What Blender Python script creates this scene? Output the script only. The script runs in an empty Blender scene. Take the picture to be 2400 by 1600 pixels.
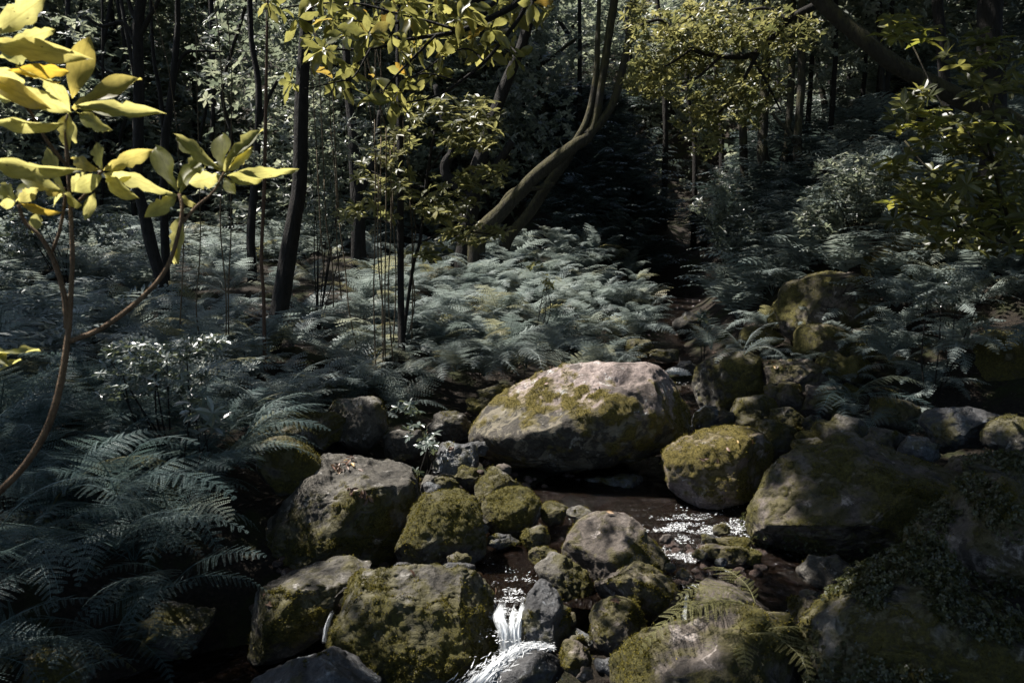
import bpy, bmesh, math, random
import numpy as np
from mathutils import Matrix, Vector

random.seed(7)
rng = np.random.default_rng(7)
scene = bpy.context.scene
COL = scene.collection
rad = math.radians

# ------------------------------------------------------------------ camera
CAM = np.array([0.0, 0.0, 2.0])
PITCH = rad(8.0)
LENS = 28.0
FPX = LENS / 36.0 * 2400.0
cam_data = bpy.data.cameras.new("camera")
cam_data.lens = LENS
cam_data.sensor_width = 36.0
cam_data.clip_start = 0.05
cam_data.clip_end = 400.0
cam_data.dof.use_dof = True
cam_data.dof.focus_distance = 6.0
cam_data.dof.aperture_fstop = 6.3
cam = bpy.data.objects.new("camera", cam_data)
COL.objects.link(cam)
cam.location = CAM
cam.rotation_euler = (math.pi / 2 - PITCH, 0, 0)
scene.camera = cam
RIGHT = np.array([1.0, 0, 0])
FWD = np.array([0, math.cos(PITCH), -math.sin(PITCH)])
UP = np.array([0, math.sin(PITCH), math.cos(PITCH)])

def at(px, py, t):
    """world point seen at photo pixel (2400x1600) at axial distance t metres"""
    return CAM + t * (FWD + (px - 1200.0) / FPX * RIGHT + (800.0 - py) / FPX * UP)

# ------------------------------------------------------------------ light
SUN_DIR = np.array([-0.54, 0.24, 1.0])
SUN_DIR /= np.linalg.norm(SUN_DIR)
world = bpy.data.worlds.new("World")
scene.world = world
world.use_nodes = True
wn = world.node_tree
bg = wn.nodes["Background"]
sky = wn.nodes.new("ShaderNodeTexSky")
sky.sky_type = 'NISHITA'
sky.sun_disc = False
sky.sun_elevation = math.asin(SUN_DIR[2])
sky.sun_rotation = math.atan2(SUN_DIR[0], SUN_DIR[1])
wn.links.new(sky.outputs[0], bg.inputs[0])
bg.inputs[1].default_value = 0.08
sun_data = bpy.data.lights.new("sun", 'SUN')
sun_data.energy = 5.0
sun_data.angle = rad(0.55)
sun_data.color = (1.0, 0.95, 0.88)
sun = bpy.data.objects.new("sun", sun_data)
COL.objects.link(sun)
sun.rotation_euler = Vector(SUN_DIR).to_track_quat('Z', 'Y').to_euler()
sun.location = (-6, 10, 20)

scene.view_settings.view_transform = 'Standard'
scene.view_settings.look = 'None'
scene.view_settings.exposure = 1.3
scene.view_settings.gamma = 1.0
scene.view_settings.use_curve_mapping = False
scene.render.engine = 'CYCLES'
cy = scene.cycles
cy.use_denoising = True
cy.max_bounces = 6
cy.diffuse_bounces = 3
cy.glossy_bounces = 2
cy.transmission_bounces = 5
cy.transparent_max_bounces = 8
cy.sample_clamp_indirect = 4.0
cy.caustics_reflective = False
cy.caustics_refractive = False

# ------------------------------------------------------------------ noise
def _hash(i, j, k, seed):
    h = (i * 374761393 + j * 668265263 + k * 1274126177 + seed * 144665) & 0xffffffff
    h = ((h ^ (h >> 13)) * 1274126177) & 0xffffffff
    h = h ^ (h >> 16)
    return (h & 0xffff) / 32767.5 - 1.0

def noise3(p, seed=0):
    p = np.asarray(p, float)
    f = np.floor(p).astype(np.int64)
    u = p - f
    u = u * u * u * (u * (u * 6 - 15) + 10)
    out = 0
    for a in (0, 1):
        wa = u[:, 0] if a else 1 - u[:, 0]
        for b in (0, 1):
            wb = u[:, 1] if b else 1 - u[:, 1]
            for c in (0, 1):
                wc = u[:, 2] if c else 1 - u[:, 2]
                out = out + wa * wb * wc * _hash(f[:, 0] + a, f[:, 1] + b, f[:, 2] + c, seed)
    return out

def fbm(p, oct=4, seed=0, gain=0.5):
    p = np.asarray(p, float)
    s = 0
    a = 1.0
    for o in range(oct):
        s = s + a * noise3(p * (2.03 ** o) + 17.3 * o, seed + o)
        a *= gain
    return s

def sstep(a, b, x):
    t = np.clip((x - a) / (b - a), 0, 1)
    return t * t * (3 - 2 * t)

def unit(v):
    v = np.asarray(v, float)
    return v / max(1e-9, np.linalg.norm(v))

# ------------------------------------------------------------------ mesh helpers
def make_mesh(name, verts, faces, smooth=True, attrs=None):
    verts = np.asarray(verts, np.float32)
    faces = np.asarray(faces, np.int32)
    m = bpy.data.meshes.new(name)
    nf, k = faces.shape
    m.vertices.add(len(verts))
    m.vertices.foreach_set("co", verts.ravel())
    m.loops.add(nf * k)
    m.loops.foreach_set("vertex_index", faces.ravel())
    m.polygons.add(nf)
    m.polygons.foreach_set("loop_start", np.arange(nf, dtype=np.int32) * k)
    m.polygons.foreach_set("loop_total", np.full(nf, k, np.int32))
    m.update(calc_edges=True)
    m.polygons.foreach_set("use_smooth", np.full(nf, smooth, bool))
    for an, av in (attrs or {}).items():
        at_ = m.attributes.new(an, 'FLOAT', 'POINT')
        at_.data.foreach_set("value", np.asarray(av, np.float32))
    return m

def add(name, mesh, mat=None, parent=None, label=None, cat=None, group=None, kind=None):
    o = bpy.data.objects.new(name, mesh)
    COL.objects.link(o)
    if mat is not None and mesh is not None and len(mesh.materials) == 0:
        mesh.materials.append(mat)
    if parent is not None:
        o.parent = parent
    tag(o, label, cat, group, kind)
    return o

def tag(o, label=None, cat=None, group=None, kind=None):
    if label: o["label"] = label
    if cat: o["category"] = cat
    if group: o["group"] = group
    if kind: o["kind"] = kind
    return o

def empty(name, loc, label=None, cat=None, group=None):
    o = bpy.data.objects.new(name, None)
    COL.objects.link(o)
    o.empty_display_size = 0.1
    o.location = loc
    return tag(o, label, cat, group)

def frames(xdir, zdir):
    """rotation matrices (n,3,3) with columns x,y,z from x directions and approximate normals"""
    x = xdir / np.linalg.norm(xdir, axis=1, keepdims=True)
    y = np.cross(zdir, x)
    y /= np.maximum(1e-9, np.linalg.norm(y, axis=1, keepdims=True))
    z = np.cross(x, y)
    return np.stack([x, y, z], axis=2)

def mass(tv, tf, R, T, S):
    """joined copies of a template: verts = R @ (tv*S) + T"""
    tv = np.asarray(tv, float)
    tf = np.asarray(tf, int)
    n = len(T)
    v = tv[None] * S[:, None, :]
    v = np.einsum('nij,nkj->nki', R, v) + T[:, None, :]
    f = tf[None] + (np.arange(n) * len(tv))[:, None, None]
    return v.reshape(-1, 3), f.reshape(-1, tf.shape[1]), len(tv)

def rand_dirs(n):
    v = rng.normal(size=(n, 3))
    return v / np.linalg.norm(v, axis=1, keepdims=True)

def smooth_path(pts, sub=6):
    p = np.array(pts, float)
    q = np.concatenate([[2 * p[0] - p[1]], p, [2 * p[-1] - p[-2]]])
    out = []
    for i in range(1, len(q) - 2):
        for s in range(sub):
            t = s / sub
            a, b, c, d = q[i - 1], q[i], q[i + 1], q[i + 2]
            out.append(.5 * (2 * b + (c - a) * t + (2 * a - 5 * b + 4 * c - d) * t * t + (3 * b - a - 3 * c + d) * t ** 3))
    out.append(p[-1])
    return np.array(out)

# ------------------------------------------------------------------ materials
def new_mat(name):
    m = bpy.data.materials.new(name)
    m.use_nodes = True
    nt = m.node_tree
    nt.nodes.clear()
    out = nt.nodes.new("ShaderNodeOutputMaterial")
    return m, nt, out

def N(nt, kind, **kw):
    n = nt.nodes.new(kind)
    for k, v in kw.items():
        if k.startswith("i_"):
            n.inputs[k[2:].replace("_", " ")].default_value = v
        else:
            setattr(n, k, v)
    return n

def ramp(nt, src, stops):
    r = nt.nodes.new("ShaderNodeValToRGB")
    e = r.color_ramp.elements
    while len(e) < len(stops):
        e.new(0.5)
    for el, (p, c) in zip(e, stops):
        el.position = p
        el.color = (c[0], c[1], c[2], 1) if not isinstance(c, (int, float)) else (c, c, c, 1)
    nt.links.new(src, r.inputs[0])
    return r

def mixc(nt, fac, a, b):
    m = nt.nodes.new("ShaderNodeMix")
    m.data_type = 'RGBA'
    if isinstance(fac, (int, float)):
        m.inputs[0].default_value = fac
    else:
        nt.links.new(fac, m.inputs[0])
    for sock, val in ((m.inputs[6], a), (m.inputs[7], b)):
        if isinstance(val, tuple):
            sock.default_value = (*val, 1)
        else:
            nt.links.new(val, sock)
    return m.outputs[2]

def math_node(nt, op, a, b=0.0, clamp=False):
    m = nt.nodes.new("ShaderNodeMath")
    m.operation = op
    m.use_clamp = clamp
    for s, v in ((m.inputs[0], a), (m.inputs[1], b)):
        if isinstance(v, (int, float)):
            s.default_value = v
        else:
            nt.links.new(v, s)
    return m.outputs[0]

def leaf_material(name, cols, trans, tfac, rough=0.42, source='object', spec=0.5, veins=False):
    """cols: colour stops over the leaf's own random value; trans: colour light takes on passing through"""
    m, nt, out = new_mat(name)
    if source == 'object':
        r = N(nt, "ShaderNodeObjectInfo").outputs["Random"]
    else:
        r = N(nt, "ShaderNodeAttribute", attribute_name="tint").outputs["Fac"]
    cr = ramp(nt, r, cols)
    tr = ramp(nt, r, trans)
    tc = N(nt, "ShaderNodeTexCoord")
    nz = N(nt, "ShaderNodeTexNoise", i_Scale=6.0 if veins else 14.0, i_Detail=4.0)
    nt.links.new(tc.outputs["Object"], nz.inputs["Vector"])
    mot = ramp(nt, nz.outputs[0], [(0.3, 0.62), (0.7, 1.15)])
    mul = N(nt, "ShaderNodeMix", data_type='RGBA', blend_type='MULTIPLY')
    mul.inputs[0].default_value = 1.0
    nt.links.new(cr.outputs[0], mul.inputs[6]); nt.links.new(mot.outputs[0], mul.inputs[7])
    mul2 = N(nt, "ShaderNodeMix", data_type='RGBA', blend_type='MULTIPLY')
    mul2.inputs[0].default_value = 0.6
    nt.links.new(tr.outputs[0], mul2.inputs[6]); nt.links.new(mot.outputs[0], mul2.inputs[7])
    tcol = mul2.outputs[2]
    col = mul.outputs[2]
    if veins:
        sep = N(nt, "ShaderNodeSeparateXYZ")
        nt.links.new(tc.outputs["Object"], sep.inputs[0])
        ay = math_node(nt, 'ABSOLUTE', sep.outputs[1])
        # side veins run forward from the midrib
        k = math_node(nt, 'SUBTRACT', sep.outputs[0], math_node(nt, 'MULTIPLY', ay, 0.55))
        w = math_node(nt, 'SINE', math_node(nt, 'MULTIPLY', k, 62.0))
        side = ramp(nt, w, [(0.86, 0.0), (1.0, 1.0)])
        mid = ramp(nt, ay, [(0.0, 1.0), (0.03, 0.0)])
        vv = math_node(nt, 'MAXIMUM', math_node(nt, 'MULTIPLY', side.outputs[0], 0.35), mid.outputs[0])
        tcol = mixc(nt, math_node(nt, 'MULTIPLY', vv, 0.45), tcol, (0.30, 0.24, 0.04))
        # insect spots
        n2 = N(nt, "ShaderNodeTexNoise", i_Scale=9.0, i_Detail=2.0)
        oi = N(nt, "ShaderNodeObjectInfo")
        add_v = N(nt, "ShaderNodeVectorMath", operation='ADD')
        sc = N(nt, "ShaderNodeVectorMath", operation='SCALE')
        nt.links.new(oi.outputs["Location"], sc.inputs[0]); sc.inputs["Scale"].default_value = 40.0
        nt.links.new(tc.outputs["Object"], add_v.inputs[0]); nt.links.new(sc.outputs[0], add_v.inputs[1])
        nt.links.new(add_v.outputs[0], n2.inputs["Vector"])
        sp = ramp(nt, n2.outputs[0], [(0.72, 0.0), (0.75, 1.0)])
        tcol = mixc(nt, sp.outputs[0], tcol, (0.09, 0.035, 0.01))
        col = mixc(nt, sp.outputs[0], col, (0.06, 0.03, 0.015))
    p = N(nt, "ShaderNodeBsdfPrincipled")
    p.inputs["Roughness"].default_value = rough
    p.inputs["Specular IOR Level"].default_value = spec
    nt.links.new(col, p.inputs["Base Color"])
    t = N(nt, "ShaderNodeBsdfTranslucent")
    nt.links.new(tcol, t.inputs[0])
    mx = N(nt, "ShaderNodeMixShader")
    mx.inputs[0].default_value = tfac
    nt.links.new(p.outputs[0], mx.inputs[1]); nt.links.new(t.outputs[0], mx.inputs[2])
    nt.links.new(mx.outputs[0], out.inputs[0])
    return m

M = {}
M['sap_leaf'] = leaf_material("sapling_leaf", [(0, (.16, .17, .03)), (.7, (.22, .22, .04)), (1, (.26, .2, .03))],
                              [(0, (.62, .58, .19)), (.8, (.76, .70, .25)), (.96, (.74, .58, .13)), (1, (.7, .48, .06))], .66, .46, veins=True, spec=.3)
M['branch_leaf'] = leaf_material("branch_leaf", [(0, (.07, .08, .015)), (1, (.13, .13, .025))],
                                 [(0, (.22, .22, .06)), (.93, (.40, .375, .115)), (.985, (.46, .29, .05))], .55, .33, veins=True)
M['right_leaf'] = leaf_material("bush_leaf", [(0, (.05, .06, .015)), (1, (.10, .11, .02))],
                                [(0, (.30, .32, .05)), (1, (.45, .42, .08))], .45, .35)
M['gold'] = leaf_material("yellow_green_foliage", [(0, (.04, .05, .016)), (.6, (.11, .115, .035)), (1, (.20, .185, .06))],
                          [(0, (.13, .14, .05)), (1, (.40, .375, .14))], .48, .4, 'attr')
M['bush_mass'] = leaf_material("bush_foliage", [(0, (.035, .042, .014)), (1, (.10, .105, .03))],
                                [(0, (.12, .13, .035)), (1, (.36, .34, .09))], .45, .36, 'attr')
M['canopy'] = leaf_material("canopy_foliage", [(0, (.03, .04, .012)), (1, (.06, .07, .02))],
                            [(0, (.08, .1, .02)), (1, (.16, .17, .04))], .3, .4, 'attr')
M['far'] = leaf_material("far_foliage", [(0, (.055, .068, .056)), (.55, (.13, .15, .125)), (1, (.27, .29, .25))],
                         [(0, (.13, .16, .11)), (.6, (.27, .30, .20)), (1, (.44, .455, .31))], .5, .36, 'attr', spec=.7)
M['shrub'] = leaf_material("shrub_foliage", [(0, (.07, .09, .075)), (1, (.17, .2, .18))],
                           [(0, (.1, .13, .06)), (1, (.2, .22, .1))], .25, .3, 'attr', spec=.7)
M['fern'] = leaf_material("fern_frond", [(0, (.10, .13, .12)), (.5, (.225, .268, .254)), (.84, (.30, .345, .325)), (.92, (.2, .2, .11)), (1, (.2, .17, .075))],
                          [(0, (.17, .21, .19)), (.85, (.36, .41, .37)), (1, (.36, .33, .14))], .42, .5, 'object', spec=.4)
M['fern_mass'] = leaf_material("fern_cover", [(0, (.08, .11, .10)), (.6, (.18, .22, .205)), (1, (.25, .28, .255))],
                               [(0, (.17, .21, .19)), (1, (.34, .38, .32))], .42, .5, 'attr', spec=.45)
M['fern_shaded_mass'] = leaf_material("shaded_fern_cover", [(0, (.028, .04, .039)), (1, (.065, .086, .083))], [(0, (.04, .06, .05)), (1, (.1, .13, .11))], .25, .45, 'attr', spec=.35)  # gully shade painted into a darker copy of the fern cover
M['fern_near'] = leaf_material("near_fern_frond", [(0, (.055, .088, .086)), (.6, (.10, .15, .146)), (.9, (.14, .19, .182)), (.96, (.14, .14, .06)), (1, (.16, .14, .05))],
                               [(0, (.10, .15, .135)), (.9, (.2, .26, .23)), (1, (.28, .25, .1))], .36, .5, 'object', spec=.25)
M['fern_shaded'] = leaf_material("shaded_fern_frond", [(0, (.03, .043, .042)), (1, (.07, .092, .09))], [(0, (.04, .06, .05)), (1, (.1, .13, .11))], .25, .45, 'object', spec=.35)  # shade of the spur painted into a darker frond colour
M['fern_gold'] = leaf_material("yellowish_fern_frond", [(0, (.12, .12, .05)), (1, (.2, .19, .085))], [(0, (.22, .21, .08)), (1, (.32, .3, .13))], .38, .5, 'object', spec=.25)
M['creeper'] = leaf_material("creeper_leaf", [(0, (.03, .034, .014)), (1, (.075, .078, .034))],
                             [(0, (.1, .12, .03)), (1, (.2, .2, .06))], .25, .35, 'attr')
M['litter'] = leaf_material("dry_leaf", [(0, (.08, .045, .03)), (.5, (.2, .12, .08)), (.8, (.32, .2, .16)), (1, (.42, .28, .1))],
                            [(0, (.1, .05, .02)), (1, (.3, .2, .06))], .2, .45, 'object')
M['litter_mass'] = leaf_material("dry_leaf_cover", [(0, (.05, .03, .02)), (.6, (.11, .07, .05)), (1, (.22, .15, .11))],
                                 [(0, (.05, .03, .02)), (1, (.15, .1, .05))], .15, .5, 'attr')

def moss_tuft_material():
    m, nt, out = new_mat("moss_tuft")
    r = N(nt, "ShaderNodeAttribute", attribute_name="tint")
    c = ramp(nt, r.outputs["Fac"], [(0, (.034, .033, .01)), (.6, (.115, .101, .024)), (1, (.22, .182, .04))])
    d = N(nt, "ShaderNodeBsdfDiffuse")
    t = N(nt, "ShaderNodeBsdfTranslucent")
    nt.links.new(c.outputs[0], d.inputs[0]); nt.links.new(c.outputs[0], t.inputs[0])
    mx = N(nt, "ShaderNodeMixShader"); mx.inputs[0].default_value = .35
    nt.links.new(d.outputs[0], mx.inputs[1]); nt.links.new(t.outputs[0], mx.inputs[2])
    nt.links.new(mx.outputs[0], out.inputs[0])
    return m
M['tuft'] = moss_tuft_material()

def rock_material(name, dark, mid, light, wet=0.0, moss_col=((.032, .03, .010), (.10, .088, .02), (.19, .16, .034))):
    m, nt, out = new_mat(name)
    tc = N(nt, "ShaderNodeTexCoord")
    oi = N(nt, "ShaderNodeObjectInfo")
    off = N(nt, "ShaderNodeVectorMath", operation='ADD')
    sc = N(nt, "ShaderNodeCombineXYZ")
    k = math_node(nt, 'MULTIPLY', oi.outputs["Random"], 37.0)
    nt.links.new(k, sc.inputs[0]); nt.links.new(k, sc.inputs[2])
    nt.links.new(tc.outputs["Object"], off.inputs[0]); nt.links.new(sc.outputs[0], off.inputs[1])
    vec = off.outputs[0]
    def noise(scale, detail, rough=.55, dist=0.0):
        n = N(nt, "ShaderNodeTexNoise", i_Scale=scale, i_Detail=detail, i_Roughness=rough, i_Distortion=dist)
        nt.links.new(vec, n.inputs["Vector"])
        return n.outputs[0]
    big = noise(3.2, 5, .6, .4)
    fine = noise(42.0, 6, .7)
    blot = noise(8.5, 6, .62, .7)
    base = ramp(nt, big, [(.32, dark), (.52, mid), (.72, light)])
    fr = ramp(nt, fine, [(.3, .42), (.5, 1.0), (.70, 1.7)])
    mul = N(nt, "ShaderNodeMix", data_type='RGBA', blend_type='MULTIPLY')
    mul.inputs[0].default_value = .85
    nt.links.new(base.outputs[0], mul.inputs[6]); nt.links.new(fr.outputs[0], mul.inputs[7])
    col = mul.outputs[2]
    # pale crusts of lichen and dark algae, both with outlines of their own
    li = ramp(nt, blot, [(.60, 0.0), (.645, 1.0)])
    li2 = math_node(nt, 'MULTIPLY', li.outputs[0], ramp(nt, fine, [(.36, 0.0), (.55, 1.0)]).outputs[0])
    col = mixc(nt, math_node(nt, 'MULTIPLY', li2, .8), col, tuple(min(.5, x * 1.9 + .05) for x in light))
    al = ramp(nt, noise(5.1, 6, .65, 1.0), [(.54, 0.0), (.60, 1.0)])
    col = mixc(nt, math_node(nt, 'MULTIPLY', al.outputs[0], .8), col, tuple(x * .45 for x in dark))
    # algae-covered rock has another colour than freshly washed rock
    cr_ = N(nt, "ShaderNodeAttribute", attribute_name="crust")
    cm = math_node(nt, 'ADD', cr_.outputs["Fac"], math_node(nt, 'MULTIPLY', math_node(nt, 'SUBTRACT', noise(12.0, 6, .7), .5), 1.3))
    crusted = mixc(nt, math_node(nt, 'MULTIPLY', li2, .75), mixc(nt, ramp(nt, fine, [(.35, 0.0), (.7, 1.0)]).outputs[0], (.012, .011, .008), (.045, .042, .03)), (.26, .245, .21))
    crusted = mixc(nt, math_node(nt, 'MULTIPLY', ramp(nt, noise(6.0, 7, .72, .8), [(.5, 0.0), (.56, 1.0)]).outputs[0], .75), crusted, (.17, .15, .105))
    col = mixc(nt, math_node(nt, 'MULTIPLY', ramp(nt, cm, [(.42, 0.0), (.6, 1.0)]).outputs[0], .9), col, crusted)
    # moss
    ma = N(nt, "ShaderNodeAttribute", attribute_name="moss")
    mn = math_node(nt, 'ADD', ma.outputs["Fac"], math_node(nt, 'MULTIPLY', math_node(nt, 'SUBTRACT', noise(24.0, 6, .75), .5), 2.0))
    film = ramp(nt, math_node(nt, 'ADD', ma.outputs["Fac"], math_node(nt, 'MULTIPLY', math_node(nt, 'SUBTRACT', noise(11.0, 7, .75, .5), .5), 1.6)), [(.02, 0.0), (.4, 1.0)]).outputs[0]
    col = mixc(nt, math_node(nt, 'MULTIPLY', film, .62), col, tuple(x * .72 for x in moss_col[1]))
    mf = ramp(nt, mn, [(.52, 0.0), (.72, 1.0)]).outputs[0]
    mcol = ramp(nt, noise(55.0, 5, .75), [(.28, moss_col[0]), (.5, moss_col[1]), (.75, moss_col[2])])
    col = mixc(nt, mf, col, mcol.outputs[0])
    p = N(nt, "ShaderNodeBsdfPrincipled")
    nt.links.new(col, p.inputs["Base Color"])
    wetm = math_node(nt, 'MULTIPLY', math_node(nt, 'SUBTRACT', 1.0, mf), wet)
    wetm = math_node(nt, 'MULTIPLY', wetm, ramp(nt, big, [(.4, .25), (.55, 1.0)]).outputs[0])
    ro = math_node(nt, 'SUBTRACT', .82, math_node(nt, 'MULTIPLY', wetm, .55))
    nt.links.new(ro, p.inputs["Roughness"])
    p.inputs["Specular IOR Level"].default_value = .35
    h = math_node(nt, 'ADD', math_node(nt, 'MULTIPLY', fine, .5), math_node(nt, 'MULTIPLY', noise(120., 3, .7), .25))
    h = math_node(nt, 'ADD', h, math_node(nt, 'MULTIPLY', blot, .9))
    hm = math_node(nt, 'ADD', math_node(nt, 'MULTIPLY', noise(70., 6, .8), 2.2), .6)
    hh = math_node(nt, 'ADD', math_node(nt, 'MULTIPLY', h, math_node(nt, 'SUBTRACT', 1.0, mf)), math_node(nt, 'MULTIPLY', hm, mf))
    b = N(nt, "ShaderNodeBump", i_Strength=.9, i_Distance=.026)
    nt.links.new(hh, b.inputs["Height"])
    nt.links.new(b.outputs[0], p.inputs["Normal"])
    nt.links.new(p.outputs[0], out.inputs[0])
    return m
M['rock'] = rock_material("mossy_stone", (.034, .030, .024), (.075, .068, .057), (.145, .136, .122))
M['rock_pink'] = rock_material("pinkish_stone", (.09, .072, .062), (.20, .16, .145), (.30, .25, .23), moss_col=((.05, .042, .012), (.15, .12, .026), (.27, .205, .045)))
M['rock_brown'] = rock_material("brown_stone", (.038, .031, .025), (.08, .066, .055), (.15, .128, .115))
M['rock_wet'] = rock_material("wet_stone", (.025, .024, .024), (.06, .06, .062), (.14, .15, .16), wet=1.0)
M['pebble'] = rock_material("wet_pebble", (.03, .022, .018), (.09, .06, .05), (.2, .15, .13), wet=.9)

def bark_material(name, dark, light, moss=0.0):
    m, nt, out = new_mat(name)
    tc = N(nt, "ShaderNodeTexCoord")
    mp = N(nt, "ShaderNodeMapping")
    mp.inputs["Scale"].default_value = (1, 1, .28)
    nt.links.new(tc.outputs["Object"], mp.inputs[0])
    n1 = N(nt, "ShaderNodeTexNoise", i_Scale=26.0, i_Detail=6.0, i_Roughness=.7)
    nt.links.new(mp.outputs[0], n1.inputs["Vector"])
    n2 = N(nt, "ShaderNodeTexNoise", i_Scale=4.0, i_Detail=4.0)
    nt.links.new(tc.outputs["Object"], n2.inputs["Vector"])
    c = ramp(nt, n1.outputs[0], [(.3, dark), (.7, light)])
    col = c.outputs[0]
    if moss:
        g = N(nt, "ShaderNodeNewGeometry")
        s = N(nt, "ShaderNodeSeparateXYZ"); nt.links.new(g.outputs["Normal"], s.inputs[0])
        a = math_node(nt, 'ADD', math_node(nt, 'MULTIPLY', s.outputs[2], .5), n2.outputs[0])
        f = ramp(nt, a, [(.75 - .3 * moss, 0.0), (.95 - .3 * moss, 1.0)])
        f2 = math_node(nt, 'MULTIPLY', f.outputs[0], ramp(nt, n1.outputs[0], [(.35, .2), (.6, 1.0)]).outputs[0])
        col = mixc(nt, f2, col, (.07, .062, .024))
    p = N(nt, "ShaderNodeBsdfPrincipled")
    nt.links.new(col, p.inputs["Base Color"])
    p.inputs["Roughness"].default_value = .85
    p.inputs["Specular IOR Level"].default_value = .25
    b = N(nt, "ShaderNodeBump", i_Strength=1.0, i_Distance=.05)
    nt.links.new(n1.outputs[0], b.inputs["Height"]); nt.links.new(b.outputs[0], p.inputs["Normal"])
    nt.links.new(p.outputs[0], out.inputs[0])
    return m
M['bark'] = bark_material("dark_bark", (.008, .007, .006), (.028, .024, .02))
M['bark_moss'] = bark_material("mossy_bark", (.018, .016, .012), (.062, .055, .042), 1.0)
M['bark_dmoss'] = bark_material("dark_mossy_bark", (.016, .014, .011), (.05, .044, .03), .8)
M['bark_red'] = bark_material("reddish_bark", (.05, .03, .02), (.16, .095, .06))
M['twig'] = bark_material("sapling_bark", (.07, .042, .024), (.22, .145, .085))
M['vine'] = bark_material("vine_bark", (.06, .045, .028), (.17, .13, .08))
M['rachis'] = bark_material("frond_stalk", (.06, .05, .02), (.14, .12, .05))

def ground_material():
    m, nt, out = new_mat("forest_soil")
    tc = N(nt, "ShaderNodeTexCoord")
    a = N(nt, "ShaderNodeTexNoise", i_Scale=2.5, i_Detail=8.0, i_Roughness=.7)
    b = N(nt, "ShaderNodeTexNoise", i_Scale=34.0, i_Detail=6.0, i_Roughness=.75)
    for n in (a, b):
        nt.links.new(tc.outputs["Object"], n.inputs["Vector"])
    c = ramp(nt, b.outputs[0], [(.3, (.010, .008, .007)), (.5, (.024, .019, .014)), (.72, (.055, .04, .03))])
    col = mixc(nt, ramp(nt, a.outputs[0], [(.5, 0.0), (.62, 1.0)]).outputs[0], c.outputs[0], (.03, .034, .012))
    p = N(nt, "ShaderNodeBsdfPrincipled")
    nt.links.new(col, p.inputs["Base Color"])
    p.inputs["Roughness"].default_value = .9
    p.inputs["Specular IOR Level"].default_value = .2
    bp = N(nt, "ShaderNodeBump", i_Strength=1.0, i_Distance=.04)
    nt.links.new(b.outputs[0], bp.inputs["Height"]); nt.links.new(bp.outputs[0], p.inputs["Normal"])
    nt.links.new(p.outputs[0], out.inputs[0])
    return m
M['soil'] = ground_material()

def water_material():
    m, nt, out = new_mat("brown_water")
    tc = N(nt, "ShaderNodeTexCoord")
    mp = N(nt, "ShaderNodeMapping"); mp.inputs["Scale"].default_value = (1.0, .55, 1)
    nt.links.new(tc.outputs["Object"], mp.inputs[0])
    a = N(nt, "ShaderNodeTexNoise", i_Scale=17.0, i_Detail=4.0, i_Roughness=.55, i_Distortion=.6)
    b = N(nt, "ShaderNodeTexNoise", i_Scale=55.0, i_Detail=3.0, i_Roughness=.6)
    for n in (a, b):
        nt.links.new(mp.outputs[0], n.inputs["Vector"])
    h = math_node(nt, 'ADD', a.outputs[0], math_node(nt, 'MULTIPLY', b.outputs[0], .3))
    bp = N(nt, "ShaderNodeBump", i_Strength=1.0, i_Distance=.13)
    nt.links.new(h, bp.inputs["Height"])
    p = N(nt, "ShaderNodeBsdfPrincipled")
    p.inputs["Base Color"].default_value = (.085, .05, .032, 1)
    p.inputs["Roughness"].default_value = .11
    p.inputs["IOR"].default_value = 1.33
    p.inputs["Transmission Weight"].default_value = .92
    p.inputs["Specular IOR Level"].default_value = .8
    nt.links.new(bp.outputs[0], p.inputs["Normal"])
    nt.links.new(p.outputs[0], out.inputs[0])
    return m
M['water'] = water_material()

def foam_glint_material():
    m, nt, out = new_mat("froth_and_glint")
    at_ = N(nt, "ShaderNodeAttribute", attribute_name="tint")
    p = N(nt, "ShaderNodeBsdfPrincipled")
    p.inputs["Base Color"].default_value = (.82, .84, .86, 1)
    p.inputs["Roughness"].default_value = .25
    nt.links.new(math_node(nt, 'ADD', math_node(nt, 'MULTIPLY', at_.outputs["Fac"], .55), .2), p.inputs["Alpha"])
    nt.links.new(p.outputs[0], out.inputs[0])
    return m
M['foam'] = foam_glint_material()

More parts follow.
